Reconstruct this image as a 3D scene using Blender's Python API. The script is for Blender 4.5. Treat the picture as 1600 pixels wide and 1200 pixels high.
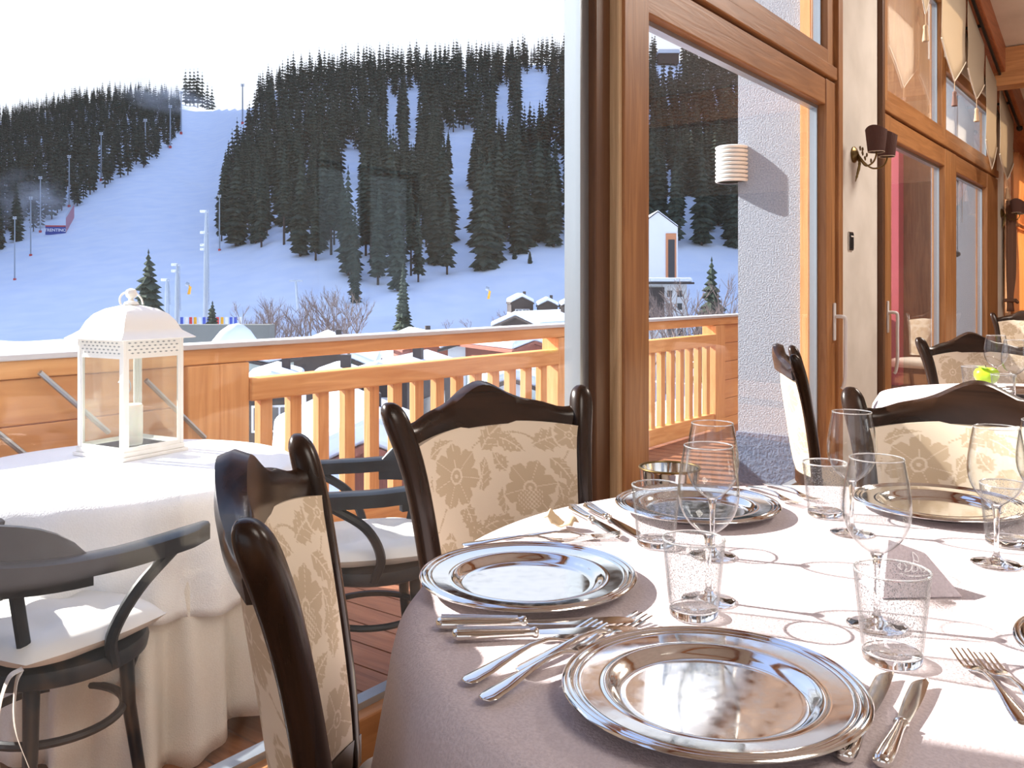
import bpy, math, random
import numpy as np
from mathutils import Vector, Matrix
random.seed(7); rng = np.random.default_rng(7)
PI = math.pi
SC = bpy.context.scene
for o in list(bpy.data.objects): bpy.data.objects.remove(o)

# ------------------------------------------------------------------ camera
CAMZ, F, HZ = 1.2, 1400.0, 452.0
cd = bpy.data.cameras.new('camera'); cam = bpy.data.objects.new('camera', cd)
SC.collection.objects.link(cam); SC.camera = cam
cam.location = (0, 0, CAMZ)
cam.rotation_euler = (PI/2, 0, math.atan2(-0.8, 0.6))
cd.sensor_width = 36; cd.lens = F/1600*36; cd.shift_y = -(600-HZ)/1600
cd.clip_start = 0.05; cd.clip_end = 3000

# ------------------------------------------------------------------ world
def nt(idb):
    idb.use_nodes = True; t = idb.node_tree; t.nodes.clear(); return t
W = bpy.data.worlds.new('sky'); SC.world = W
t = nt(W)
tc = t.nodes.new('ShaderNodeTexCoord'); sx = t.nodes.new('ShaderNodeSeparateXYZ')
cr = t.nodes.new('ShaderNodeValToRGB'); bg = t.nodes.new('ShaderNodeBackground'); wo = t.nodes.new('ShaderNodeOutputWorld')
t.links.new(tc.outputs['Generated'], sx.inputs[0]); t.links.new(sx.outputs['Z'], cr.inputs[0])
el = cr.color_ramp.elements
el[0].position = 0.0; el[0].color = (0.95, 1.0, 1.08, 1)
el[1].position = 1.0; el[1].color = (0.42, 0.60, 1.12, 1)
for p, c in ((0.30, (1.0, 1.05, 1.15, 1)), (0.45, (0.72, 0.90, 1.3, 1))):
    e = el.new(p); e.color = c
bg.inputs[1].default_value = 1.08
t.links.new(cr.outputs[0], bg.inputs[0]); t.links.new(bg.outputs[0], wo.inputs[0])

# ------------------------------------------------------------------ sun
sd = bpy.data.lights.new('sun', 'SUN'); sun = bpy.data.objects.new('sun', sd); SC.collection.objects.link(sun)
SUN_EL = math.radians(33.5)
trav = Vector((0.287*math.cos(SUN_EL), -0.958*math.cos(SUN_EL), -math.sin(SUN_EL)))
sun.rotation_euler = trav.to_track_quat('-Z', 'Y').to_euler()
sd.energy = 15.5; sd.color = (1.0, 0.95, 0.87); sd.angle = math.radians(0.6)
sun.location = (-5, 10, 20)

SC.view_settings.view_transform = 'Standard'; SC.view_settings.look = 'None'
SC.view_settings.exposure = 0.0; SC.view_settings.gamma = 1.0; SC.view_settings.use_curve_mapping = False
try:
    SC.cycles.transparent_max_bounces = 32
    SC.cycles.max_bounces = 10; SC.cycles.volume_bounces = 3
except Exception: pass

# warm fill lights added to brighten the dining room, outside the frame
def fill_light(name, loc, size, e, col, rot=(0, 0, 0)):
    l = bpy.data.lights.new(name, 'AREA'); l.size = size; l.energy = e; l.color = col
    o = bpy.data.objects.new(name, l); SC.collection.objects.link(o); o.location = loc; o.rotation_euler = rot
fill_light('room_fill_light', (1.0, -1.6, 3.2), 1.4, 60, (1, .9, .8))
fill_light('room_fill_light', (7.3, -0.6, 4.12), 1.2, 190, (1, .9, .8))

# ------------------------------------------------------------------ helpers
def cw(x, y, z=0): return Vector((.6*x+.8*y, -.8*x+.6*y, z))      # camera ground frame -> world
def ad(px, py, d):
    return cw((px-800)/F*d, d, CAMZ+(HZ-py)/F*d)
def az(px, py, z):
    d = F*(CAMZ-z)/(py-HZ); return cw((px-800)/F*d, d, z)
def ay(px, py, Y):
    s = (px-800)/F; d = Y/(.6-.8*s); return ad(px, py, d)
def cdir(x, y): return math.atan2(-.8*x+.6*y, .6*x+.8*y)

MATS = {}
def mat(name, col=(.5,.5,.5), rough=.6, metal=0, spec=.5, **k):
    if name in MATS: return MATS[name]
    m = bpy.data.materials.new(name); t = nt(m)
    b = t.nodes.new('ShaderNodeBsdfPrincipled'); o = t.nodes.new('ShaderNodeOutputMaterial')
    t.links.new(b.outputs[0], o.inputs[0])
    b.inputs['Base Color'].default_value = (*col, 1); b.inputs['Roughness'].default_value = rough
    b.inputs['Metallic'].default_value = metal; b.inputs['Specular IOR Level'].default_value = spec
    for kk, v in k.items(): b.inputs[kk.replace('_', ' ')].default_value = v
    MATS[name] = m; return m
def nodes(m): return m.node_tree, next(n for n in m.node_tree.nodes if n.type == 'BSDF_PRINCIPLED')
def add_noise(m, c1, c2, scale=(1,1,1), s=5, detail=4, bump=0, dist=0, lo=.35, hi=.65, coord='Object', rrange=None):
    t, b = nodes(m)
    tc = t.nodes.new('ShaderNodeTexCoord'); mp = t.nodes.new('ShaderNodeMapping'); n = t.nodes.new('ShaderNodeTexNoise')
    mp.inputs['Scale'].default_value = scale; n.inputs['Scale'].default_value = s; n.inputs['Detail'].default_value = detail
    n.inputs['Distortion'].default_value = dist
    r = t.nodes.new('ShaderNodeValToRGB'); r.color_ramp.elements[0].position = lo; r.color_ramp.elements[1].position = hi
    r.color_ramp.elements[0].color = (*c1, 1); r.color_ramp.elements[1].color = (*c2, 1)
    t.links.new(tc.outputs[coord], mp.inputs[0]); t.links.new(mp.outputs[0], n.inputs['Vector'])
    t.links.new(n.outputs['Fac'], r.inputs[0]); t.links.new(r.outputs[0], b.inputs['Base Color'])
    if bump:
        bp = t.nodes.new('ShaderNodeBump'); bp.inputs['Strength'].default_value = bump; bp.inputs['Distance'].default_value = .01
        t.links.new(n.outputs['Fac'], bp.inputs['Height']); t.links.new(bp.outputs[0], b.inputs['Normal'])
    return m
def wood(name, c1, c2, axis='x', s=9, rough=.45, bump=.15, stretch=14):
    if name in MATS: return MATS[name]
    m = mat(name, c1, rough)
    sc = {'x': (1, stretch, stretch), 'y': (stretch, 1, stretch), 'z': (stretch, stretch, 1)}[axis]
    add_noise(m, c1, c2, sc, s/6, 6, bump, 1.6, .3, .7)
    return m

class MB:
    def __init__(s): s.v = []; s.f = []; s.mi = []; s.cur = 0
    def add(s, vs, fs):
        o = len(s.v); s.v += [tuple(p) for p in vs]
        s.f += [tuple(i+o for i in f) for f in fs]; s.mi += [s.cur]*len(fs); return s
    def box(s, a, b, M=None):
        x0, y0, z0 = a; x1, y1, z1 = b
        if x0 > x1: x0, x1 = x1, x0
        if y0 > y1: y0, y1 = y1, y0
        if z0 > z1: z0, z1 = z1, z0
        vs = [(x0,y0,z0),(x1,y0,z0),(x1,y1,z0),(x0,y1,z0),(x0,y0,z1),(x1,y0,z1),(x1,y1,z1),(x0,y1,z1)]
        if M is not None: vs = [M @ Vector(p) for p in vs]
        return s.add(vs, [(3,2,1,0),(4,5,6,7),(0,1,5,4),(1,2,6,5),(2,3,7,6),(3,0,4,7)])
    def prism(s, poly, axis, a, b, M=None):          # poly: 2D outline, extruded along axis from a to b
        def mk(p, h):
            q = {'x': (h, p[0], p[1]), 'y': (p[0], h, p[1]), 'z': (p[0], p[1], h)}[axis]
            return M @ Vector(q) if M is not None else q
        n = len(poly); vs = [mk(p, a) for p in poly]+[mk(p, b) for p in poly]
        fs = [tuple(range(n))[::-1], tuple(range(n, 2*n))]+[(i, (i+1) % n, n+(i+1) % n, n+i) for i in range(n)]
        return s.add(vs, fs)
    def tube(s, pts, r, n=8, cap=True, flat=1.0, up=None):
        pts = [Vector(p) for p in pts]; k = len(pts)
        rs = list(r) if isinstance(r, (list, tuple)) else [r]*k
        if len(rs) != k: rs = list(np.interp(np.linspace(0,1,k), np.linspace(0,1,len(rs)), rs))
        vs = []; prev = None
        for i, p in enumerate(pts):
            tg = (pts[min(i+1, k-1)]-pts[max(i-1, 0)])
            tg = tg.normalized() if tg.length > 1e-9 else Vector((0,0,1))
            if prev is None:
                a = Vector(up) if up else (Vector((0,0,1)) if abs(tg.z) < .9 else Vector((1,0,0)))
            else: a = prev
            a = (a-tg*a.dot(tg)).normalized(); b = tg.cross(a); prev = a
            for j in range(n):
                an = 2*PI*j/n; vs.append(p+a*math.cos(an)*rs[i]+b*math.sin(an)*rs[i]*flat)
        fs = [(i*n+j, i*n+(j+1) % n, (i+1)*n+(j+1) % n, (i+1)*n+j) for i in range(k-1) for j in range(n)]
        if cap: fs += [tuple(range(n))[::-1], tuple(range((k-1)*n, k*n))]
        return s.add(vs, fs)
    def lathe(s, prof, n=48, c=(0,0,0), close=False):
        vs = [(c[0]+r*math.cos(2*PI*j/n), c[1]+r*math.sin(2*PI*j/n), c[2]+z) for r, z in prof for j in range(n)]
        k = len(prof)
        fs = [(i*n+j, i*n+(j+1) % n, (i+1)*n+(j+1) % n, (i+1)*n+j) for i in range(k-1) for j in range(n)]
        if close: fs += [((k-1)*n+j, (k-1)*n+(j+1) % n, (j+1) % n, j) for j in range(n)]
        return s.add(vs, fs)
    def loft(s, rings, cap=True, closed=True):
        n = len(rings[0]); vs = [p for r in rings for p in r]; k = len(rings)
        m = n if closed else n-1
        fs = [(i*n+j, i*n+(j+1) % n, (i+1)*n+(j+1) % n, (i+1)*n+j) for i in range(k-1) for j in range(m)]
        if cap: fs += [tuple(range(n))[::-1], tuple(range((k-1)*n, k*n))]
        return s.add(vs, fs)
    def sphere(s, c, r, n=12, sc=(1,1,1)):
        k = n//2
        vs = []; 
        for i in range(k+1):
            a = PI*i/k
            for j in range(n):
                b = 2*PI*j/n
                rr = max(math.sin(a), 1e-3)
                vs.append((c[0]+r*sc[0]*rr*math.cos(b), c[1]+r*sc[1]*rr*math.sin(b), c[2]+r*sc[2]*math.cos(a)))
        fs = [(i*n+j, (i+1)*n+j, (i+1)*n+(j+1) % n, i*n+(j+1) % n) for i in range(k) for j in range(n)]
        return s.add(vs, fs)
    def build(s, name, m, parent=None, loc=None, smooth=False, bevel=0, angle=40, sub=0, seg=2, fix=True):
        me = bpy.data.meshes.new(name); me.from_pydata([tuple(map(float, p)) for p in s.v], [], s.f)
        ms = m if isinstance(m, (list, tuple)) else [m]
        for x in ms: me.materials.append(x)
        if len(ms) > 1: me.polygons.foreach_set('material_index', s.mi)
        me.update()
        if fix:
            import bmesh
            bm = bmesh.new(); bm.from_mesh(me); bmesh.ops.recalc_face_normals(bm, faces=bm.faces); bm.to_mesh(me); bm.free()
        if smooth:
            me.polygons.foreach_set('use_smooth', [True]*len(me.polygons))
            try: me.set_sharp_from_angle(angle=math.radians(angle))
            except Exception: pass
        o = bpy.data.objects.new(name, me); SC.collection.objects.link(o)
        if parent is not None: o.parent = parent
        if loc is not None: o.location = loc
        if bevel:
            b = o.modifiers.new('bevel', 'BEVEL'); b.width = bevel; b.segments = seg; b.limit_method = 'ANGLE'
            b.angle_limit = math.radians(35)
        if sub:
            b = o.modifiers.new('sub', 'SUBSURF'); b.levels = sub; b.render_levels = sub
        return o
def tag(o, label, cat, group=None, kind=None):
    if label: o['label'] = label
    if cat: o['category'] = cat
    if group: o['group'] = group
    if kind: o['kind'] = kind
    return o
def thing(name, label, cat, loc=(0,0,0), rz=0, group=None):
    o = bpy.data.objects.new(name, None); SC.collection.objects.link(o)
    o.empty_display_size = .1; o.location = loc; o.rotation_euler = (0, 0, rz)
    return tag(o, label, cat, group)
def struct(o): o['kind'] = 'structure'; return o
def kids(o): return [c for c in bpy.data.objects if c.parent is o]
def dup(root, loc, rz=0, label=None, group=None, sc=None):
    def cp(o, par):
        c = o.copy(); SC.collection.objects.link(c)
        if par is not None:
            c.parent = par
        for ch in KIDS[o.name]: cp(ch, c)
        return c
    KIDS = {}
    def walk(o):
        KIDS[o.name] = kids(o)
        for c in KIDS[o.name]: walk(c)
    walk(root); c = cp(root, None)
    c.location = loc; c.rotation_euler = (0, 0, rz)
    if label: c['label'] = label
    if group: c['group'] = group
    if sc: c.scale = (sc, sc, sc)
    return c
def catmull(pts, n=6):
    P = [Vector(p) for p in pts]; P = [P[0]*2-P[1]]+P+[P[-1]*2-P[-2]]; out = []
    for i in range(1, len(P)-2):
        for k in range(n):
            t = k/n; a, b, c, d = P[i-1:i+3]
            out.append(.5*((2*b)+(-a+c)*t+(2*a-5*b+4*c-d)*t*t+(-a+3*b-3*c+d)*t**3))
    out.append(P[-2]); return out

# ------------------------------------------------------------------ glass materials (real panes: Fresnel reflection + transmission)
def thin_glass(name, tint=(1,1,1), f0=.045, rough=0.0, speck=0, dust=0, k=1.0, edge=1.0):
    m = bpy.data.materials.new(name); t = nt(m)
    lw = t.nodes.new('ShaderNodeLayerWeight'); lw.inputs[0].default_value = .5
    pw = t.nodes.new('ShaderNodeMath'); pw.operation = 'POWER'; pw.inputs[1].default_value = 5
    ml = t.nodes.new('ShaderNodeMath'); ml.operation = 'MULTIPLY_ADD'; ml.inputs[1].default_value = (1-f0)*k; ml.inputs[2].default_value = f0
    tr = t.nodes.new('ShaderNodeBsdfTransparent'); tr.inputs[0].default_value = (*tint, 1)
    gl = t.nodes.new('ShaderNodeBsdfGlossy'); gl.inputs['Roughness'].default_value = rough
    mx = t.nodes.new('ShaderNodeMixShader'); o = t.nodes.new('ShaderNodeOutputMaterial')
    t.links.new(lw.outputs['Facing'], pw.inputs[0]); t.links.new(pw.outputs[0], ml.inputs[0])
    fac = ml.outputs[0]
    if edge < 1:
        p3 = t.nodes.new('ShaderNodeMath'); p3.operation = 'POWER'; p3.inputs[1].default_value = 3.5; t.links.new(lw.outputs['Facing'], p3.inputs[0])
        mc = t.nodes.new('ShaderNodeMix'); mc.data_type = 'RGBA'; mc.inputs[6].default_value = (*tint, 1); mc.inputs[7].default_value = (edge*.95, edge, edge, 1)
        t.links.new(p3.outputs[0], mc.inputs[0]); t.links.new(mc.outputs[2], tr.inputs[0]); edgeout = mc.outputs[2]
    if speck:
        tc = t.nodes.new('ShaderNodeTexCoord'); vo = t.nodes.new('ShaderNodeTexVoronoi'); vo.inputs['Scale'].default_value = speck
        cr = t.nodes.new('ShaderNodeValToRGB'); cr.color_ramp.elements[0].position = .16; cr.color_ramp.elements[1].position = .30
        cr.color_ramp.elements[0].color = (1,1,1,1); cr.color_ramp.elements[1].color = (0,0,0,1)
        t.links.new(tc.outputs['Object'], vo.inputs['Vector']); t.links.new(vo.outputs['Distance'], cr.inputs[0])
        ad_ = t.nodes.new('ShaderNodeMath'); ad_.operation = 'MULTIPLY_ADD'; ad_.inputs[1].default_value = .45; ad_.use_clamp = True
        t.links.new(cr.outputs[0], ad_.inputs[0]); t.links.new(fac, ad_.inputs[2]); fac = ad_.outputs[0]
        if edge < 1:
            mu = t.nodes.new('ShaderNodeMix'); mu.data_type = 'RGBA'; mu.inputs[7].default_value = (.42,.44,.46,1)
            t.links.new(cr.outputs[0], mu.inputs[0]); t.links.new(edgeout, mu.inputs[6]); t.links.new(mu.outputs[2], tr.inputs[0])
        bp = t.nodes.new('ShaderNodeBump'); bp.inputs['Strength'].default_value = .6; bp.inputs['Distance'].default_value = .002
        t.links.new(vo.outputs['Distance'], bp.inputs['Height']); t.links.new(bp.outputs[0], gl.inputs['Normal'])
    t.links.new(fac, mx.inputs[0]); t.links.new(tr.outputs[0], mx.inputs[1]); t.links.new(gl.outputs[0], mx.inputs[2])
    out = mx.outputs[0]
    if dust:
        df = t.nodes.new('ShaderNodeBsdfDiffuse'); df.inputs[0].default_value = (.9,.9,.9,1)
        tl = t.nodes.new('ShaderNodeBsdfTranslucent'); tl.inputs[0].default_value = (.9,.9,.9,1)
        a = t.nodes.new('ShaderNodeMixShader'); a.inputs[0].default_value = .5
        t.links.new(df.outputs[0], a.inputs[1]); t.links.new(tl.outputs[0], a.inputs[2])
        m2 = t.nodes.new('ShaderNodeMixShader'); m2.inputs[0].default_value = dust
        t.links.new(out, m2.inputs[1]); t.links.new(a.outputs[0], m2.inputs[2]); out = m2.outputs[0]
    t.links.new(out, o.inputs[0]); MATS[name] = m; return m
PANE = thin_glass('window_pane_glass', (.995,.998,1), .022, dust=.004)
WINE = thin_glass('drinking_glass', (.99,.995,.995), .03, k=1.2, edge=.55)
TUMB = thin_glass('bubbled_glass', (.985,.99,.99), .035, speck=330, k=1.2, edge=.5)
SOLIDG = mat('solid_glass', (1,1,1), 0.0, 0, .5, Transmission_Weight=1.0, IOR=1.45)
LANTG = thin_glass('lantern_glass', (.97,.99,.98), .05, dust=.03)

# ------------------------------------------------------------------ materials
SNOW = mat('snow', (.74,.81,.92), .7); add_noise(SNOW, (.70,.78,.92), (.78,.84,.94), (1,1,1), .15, 6, .2)
OAKX = wood('oak_x', (.26,.105,.032), (.40,.18,.065), 'x'); OAKZ = wood('oak_z', (.25,.10,.032), (.42,.20,.075), 'z')
OAKL = wood('oak_light', (.50,.34,.19), (.64,.47,.29), 'z', rough=.6, bump=.5)
OAKD = wood('oak_dark', (.09,.035,.014), (.14,.06,.022), 'z')
LARX = wood('larch_x', (.62,.28,.09), (.78,.42,.17), 'x', rough=.6); LARZ = wood('larch_z', (.62,.29,.10), (.80,.43,.18), 'z', rough=.6)
LARP = wood('larch_panel', (.60,.27,.10), (.74,.38,.15), 'x', s=5, rough=.7)
DECK = wood('deck_wood', (.20,.075,.035), (.33,.14,.07), 'y', rough=.55, bump=.3)
WALNUT = wood('dark_walnut', (.010,.005,.003), (.030,.014,.008), 'z', rough=.26, bump=.02)
WALX = wood('dark_walnut_rail', (.010,.005,.003), (.034,.016,.009), 'y', rough=.26, bump=.02)
for _m in (WALNUT, WALX): nodes(_m)[1].inputs['Specular IOR Level'].default_value = .35
WALL_LT = wood('worn_walnut', (.10,.06,.03), (.17,.105,.055), 'y', rough=.3, bump=.05)
PLAST = mat('plaster', (.68,.64,.58), .9); add_noise(PLAST, (.62,.58,.52), (.72,.68,.62), (1,1,1), 3, 6, .25)
STUC = mat('stucco', (.50,.54,.60), .95); add_noise(STUC, (.25,.29,.36), (.38,.42,.49), (1,1,1), 110, 4, .7)
STUCB = mat('stucco_base', (.20,.27,.40), .9); add_noise(STUCB, (.09,.13,.22), (.15,.20,.30), (1,1,1), 60, 4, .8)
ALU = mat('grey_aluminium', (.42,.47,.52), .35, .8)
CAPM = mat('rail_cap', (.55,.55,.58), .6)
SILV = mat('silver', (.88,.87,.85), .09, 1.0)
def silver_scratch():
    t, b = nodes(SILV); tc = t.nodes.new('ShaderNodeTexCoord'); n = t.nodes.new('ShaderNodeTexNoise'); n.inputs['Scale'].default_value = 60; n.inputs['Detail'].default_value = 8
    r = t.nodes.new('ShaderNodeMapRange'); r.inputs[1].default_value = .3; r.inputs[2].default_value = .75; r.inputs[3].default_value = .03; r.inputs[4].default_value = .16
    t.links.new(tc.outputs['Object'], n.inputs['Vector']); t.links.new(n.outputs['Fac'], r.inputs[0]); t.links.new(r.outputs[0], b.inputs['Roughness'])
silver_scratch()
CUTL = mat('cutlery_steel', (.86,.83,.78), .10, 1.0)
WHITEP = mat('white_paint', (.86,.85,.80), .45)
WHANDLE = mat('white_handle', (.75,.75,.76), .3)
BLK = mat('black_plastic', (.02,.02,.022), .3)
BRASS = mat('antique_brass', (.20,.13,.05), .35, .9)
BISTRO = mat('blue_black_paint', (.01,.014,.02), .35, 0, .35); add_noise(BISTRO, (.008,.011,.016), (.02,.026,.034), (2,2,2), 5, 4, .1)
CUSH = mat('cushion_cloth', (.72,.70,.66), .9); add_noise(CUSH, (.66,.64,.60), (.76,.74,.70), (1,1,1), 3, 3, .3)
RIB = mat('ribbon', (.62,.56,.50), .8)
WAX = mat('candle_wax', (.88,.86,.78), .5, Subsurface_Weight=.2)
def cloth_mat(name, c1, c2, sheen=.2):
    m = mat(name, c1, .9); add_noise(m, c1, c2, (1,1,1), 250, 2, .25); return m
MAUVE = cloth_mat('mauve_tablecloth', (.50,.43,.445), (.57,.495,.51))
MAUVEN = cloth_mat('mauve_napkin', (.54,.48,.52), (.60,.54,.58))
IVORY = cloth_mat('ivory_cloth', (.80,.77,.70), (.85,.82,.76))
WCLOTH = cloth_mat('white_cloth', (.84,.85,.86), (.88,.89,.9))
def damask():
    m = mat('damask_fabric', (.55,.44,.32), .8); t, b = nodes(m)
    at = t.nodes.new('ShaderNodeAttribute'); at.attribute_name = 'motif'
    mx = t.nodes.new('ShaderNodeMix'); mx.data_type = 'RGBA'
    mx.inputs[6].default_value = (.70,.60,.47,1); mx.inputs[7].default_value = (.52,.41,.28,1)
    t.links.new(at.outputs['Fac'], mx.inputs[0]); t.links.new(mx.outputs[2], b.inputs['Base Color'])
    tc = t.nodes.new('ShaderNodeTexCoord'); n = t.nodes.new('ShaderNodeTexNoise'); n.inputs['Scale'].default_value = 500
    bp = t.nodes.new('ShaderNodeBump'); bp.inputs['Strength'].default_value = .2; bp.inputs['Distance'].default_value = .001
    t.links.new(tc.outputs['Object'], n.inputs['Vector']); t.links.new(n.outputs['Fac'], bp.inputs['Height']); t.links.new(bp.outputs[0], b.inputs['Normal'])
    return m
DAM = damask()
# ================================================================== SETTING
FLOORM = wood('floor_boards', (.16,.07,.03), (.27,.13,.06), 'x', rough=.35)
struct(MB().box((-3.4,-4.2,-.1), (14,1.78,0)).build('floor', FLOORM))
def rz(X): return 6.2-.256*X
m = MB()   # roof slab following the slope
for a, b in (((-3.4, 14.2)),):
    m.prism([(a, rz(a)), (b, rz(b)), (b, rz(b)+.2), (a, rz(a)+.2)], 'y', -4.2, 1.95)
struct(m.build('ceiling', PLAST))
DARKW = wood('dark_ceiling_wood', (.03,.014,.008), (.06,.03,.015), 'y')
def beam(name, X, w=.26, h=.36, y0=-4, y1=1.6, mt=OAKX):
    z = rz(X); struct(MB().box((X-w/2, y0, z-h), (X+w/2, y1, z+.02)).build(name, mt, bevel=.01))
OAKY = wood('oak_y', (.30,.12,.04), (.48,.22,.08), 'y')
beam('trim_1', 10.2, mt=OAKY); beam('trim_2', 5.6, mt=OAKY); beam('trim_3', 1.0, mt=OAKY)
m = MB(); m.prism([(-3.2, rz(-3.2)-.26), (14, rz(14)-.26), (14, rz(14)+.02), (-3.2, rz(-3.2)+.02)], 'y', 1.42, 1.62)
struct(m.build('trim_4', wood('oak_red', (.22,.06,.022), (.36,.12,.045), 'x'), bevel=.01))
# brace from end beam
m = MB(); m.prism([(12.0, 2.45), (12.9, 2.95), (12.9, 2.72), (12.0, 2.22)], 'y', 1.0, 1.2); struct(m.build('trim_5', OAKX, bevel=.01))
struct(MB().box((13.6,-4.2,0), (13.9,1.78,3.4)).build('wall_end', DARKW))
m = MB()   # side wall opposite the glass front, with three window openings
Yb0, Yb1 = -4.2, -4.0
ops = [(-1.2,.2), (6.4,8.0)]
xs = -3.4
for a, b in ops:
    m.box((xs, Yb0, 0), (a, Yb1, 6.9)); m.box((a, Yb0, 0), (b, Yb1, .8)); m.box((a, Yb0, 2.6), (b, Yb1, 6.6)); xs = b
m.box((xs, Yb0, 0), (14, Yb1, 4))
struct(m.build('wall_right', PLAST))
for i, (a, b) in enumerate(ops):
    r = struct(thing('window_%d' % (i+5), None, None, (a, -4.1, .8)))
    w = b-a; m = MB(); m.box((0,-.04,0),(.08,.04,1.8)).box((w-.08,-.04,0),(w,.04,1.8)).box((.08,-.04,0),(w-.08,.04,.08)).box((.08,-.04,1.72),(w-.08,.04,1.8)).box((w/2-.04,-.04,.08),(w/2+.04,.04,1.72))
    m.build('window_frame', OAKZ, r); MB().box((.08,-.004,.08),(w-.08,.004,1.72)).build('pane', PANE, r)
m = MB(); m.box((-3.4,-4,0),(-3.2,1.6,.1)); m.box((-3.4,-4,2.5),(-3.2,1.6,7)); m.box((-3.4,-4,.1),(-3.2,-2.5,2.5)); m.box((-3.4,.9,.1),(-3.2,1.6,2.5))
struct(m.build('wall_rear', PLAST))

# ---- glass front, plane Y = 1.7
def front_window(name, x0, x1, z0, z1, fl, fr, fb, ft, y=1.7, d=.05, wz=OAKZ, wx=OAKX, alu=True):
    r = struct(thing(name, None, None, (x0, y, z0))); w = x1-x0; h = z1-z0
    MB().box((0,-d,0),(fl,d,h)).box((w-fr,-d,0),(w,d,h)).build('window_frame', wz, r, bevel=.006)
    MB().box((fl,-d,0),(w-fr,d,fb)).box((fl,-d,h-ft),(w-fr,d,h)).build('window_rail', wx, r, bevel=.006)
    if alu:
        a = .018; m = MB()
        m.box((fl,-.012,fb),(fl+a,.03,h-ft)).box((w-fr-a,-.012,fb),(w-fr,.03,h-ft)).box((fl+a,-.012,fb),(w-fr-a,.03,fb+a)).box((fl+a,-.012,h-ft-a),(w-fr-a,.03,h-ft))
        m.build('glazing_strip', ALU, r)
    MB().box((fl,-.004,fb),(w-fr,.004,h-ft)).build('pane', PANE, r)
    return r
w1 = front_window('window_1', .30, 2.79, 0, 2.40, .05, .10, .122, .10, wz=OAKD)
front_window('window_8', -3.1, -.65, 0, 2.40, .1, .10, .122, .10, wz=OAKD)
MB().box((2.335,-.02,.122),(2.39,.045,2.3)).build('glazing_post', ALU, w1)
struct(MB().box((2.79,1.615,0),(2.915,1.82,5.42)).build('trim_6', OAKL, bevel=.008))
struct(MB().box((2.812,1.605,0),(3.0,1.76,5.3)).build('trim_7', OAKZ, bevel=.006))
def door(name, x0, x1, gl, gr, hx, z1=2.41, hside=None):
    r = struct(thing(name, None, None, (x0, 1.7, 0))); w = x1-x0
    MB().box((0,-.06,0),(gl-x0,.05,z1)).box((gr-x0,-.06,0),(w,.05,z1)).build('door_frame', OAKZ, r, bevel=.006)
    MB().box((gl-x0,-.055,0),(gr-x0,.05,.13)).box((gl-x0,-.055,2.26),(gr-x0,.05,z1)).build('door_rail', OAKX, r, bevel=.006)
    a = .02; m = MB()
    m.box((gl-x0,-.012,.13),(gl-x0+a,.03,2.26)).box((gr-x0-a,-.012,.13),(gr-x0,.03,2.26)).box((gl-x0+a,-.012,2.26-a),(gr-x0-a,.03,2.26)).box((gl-x0+a,-.012,.13),(gr-x0-a,.03,.13+a))
    m.build('glazing_strip', ALU, r)
    MB().box((gl-x0,-.004,.13),(gr-x0,.004,2.26)).build('pane', PANE, r)
    if hx:
        h = hx-x0
        hd = MB().box((h-.016,-.072,.90),(h+.016,-.060,1.12)).build('door_handle', WHANDLE, r, bevel=.005)
        MB().tube(catmull([(h,-.06,1.04),(h,-.11,1.04),(h+.012,-.125,1.02),(h+.012,-.125,.90),(h+.012,-.125,.72),(h+.012,-.115,.64),(h+.008,-.105,.62)], 5), .011, 10).build('lever', WHANDLE, hd, smooth=True)
    return r
door('door_1', 3.0, 5.45, 3.035, 5.19, 5.32)
door('door_2', 6.36, 8.62, 6.62, 8.40, 6.50)
door('door_3', 8.62, 11.1, 8.86, 10.45, None)
# transoms
def trn(n, a, b):
    struct(MB().box((a,1.63,2.425),(b,1.78,2.50)).build(n, OAKX, bevel=.006))
trn('trim_8', 3.0, 5.45); trn('trim_9', 6.36, 11.1); trn('trim_10', .30, 2.79); trn('trim_16', -3.1, -.65)
def upper(n, a, b, zt, fl=.1, fr=.1):
    front_window(n, a, b, 2.50, zt, fl, fr, .09, .1)
upper('window_2', 3.0, 5.45, 4.0, .1, .2)
upper('window_3', 6.36, 8.4, 3.75, .2, .08); upper('window_4', 8.4, 11.1, 3.0+.2, .08, .4)
upper('window_9', -3.1, -.65, 4.2); upper('window_10', .30, 2.79, 4.2)
# frame posts beside pillars
struct(MB().box((5.36,1.62,0),(5.44,1.8,4.6)).build('trim_11', OAKZ, bevel=.006))
struct(MB().box((6.32,1.62,0),(6.38,1.8,4.4)).build('trim_12', OAKD, bevel=.006))
# pillars and wall over the windows
def pill(n, a, b, yo):
    r = struct(MB().box((a,1.655,-1.5),(b,yo,rz(b))).build(n, PLAST, bevel=.02))
    return r
pill('wall_pillar', 5.44, 6.33, 1.80); pill('wall_pillar', 11.1, 11.62, 1.80); pill('wall_pillar', -.65, .30, 1.80)
struct(MB().box((-.69,1.80,-.119),(.32,2.26,4.8)).build('wall_pier', STUC))
struct(MB().box((5.40,1.80,.30),(6.40,2.26,4.8)).build('wall_pier', STUC)); struct(MB().box((5.39,1.80,-3),(6.41,2.27,.30)).build('trim_13', STUCB))
struct(MB().box((5.33,1.78,-.1),(5.42,1.84,4.6)).build('trim_14', LARZ))
struct(MB().box((11.0,1.80,-3),(11.6,2.30,3.6)).build('wall_pier', STUC))
m = MB()
for a, b, z in ((-3.1,-.65,4.2),(.30,2.79,4.2),(3.0,5.45,4.0),(6.36,8.4,3.75),(8.4,11.1,3.2)):
    m.prism([(a,z),(b,z),(b,rz(b)+.02 if rz(b) > z else z+.01),(a,rz(a)+.02)], 'y', 1.64, 1.78)
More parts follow.
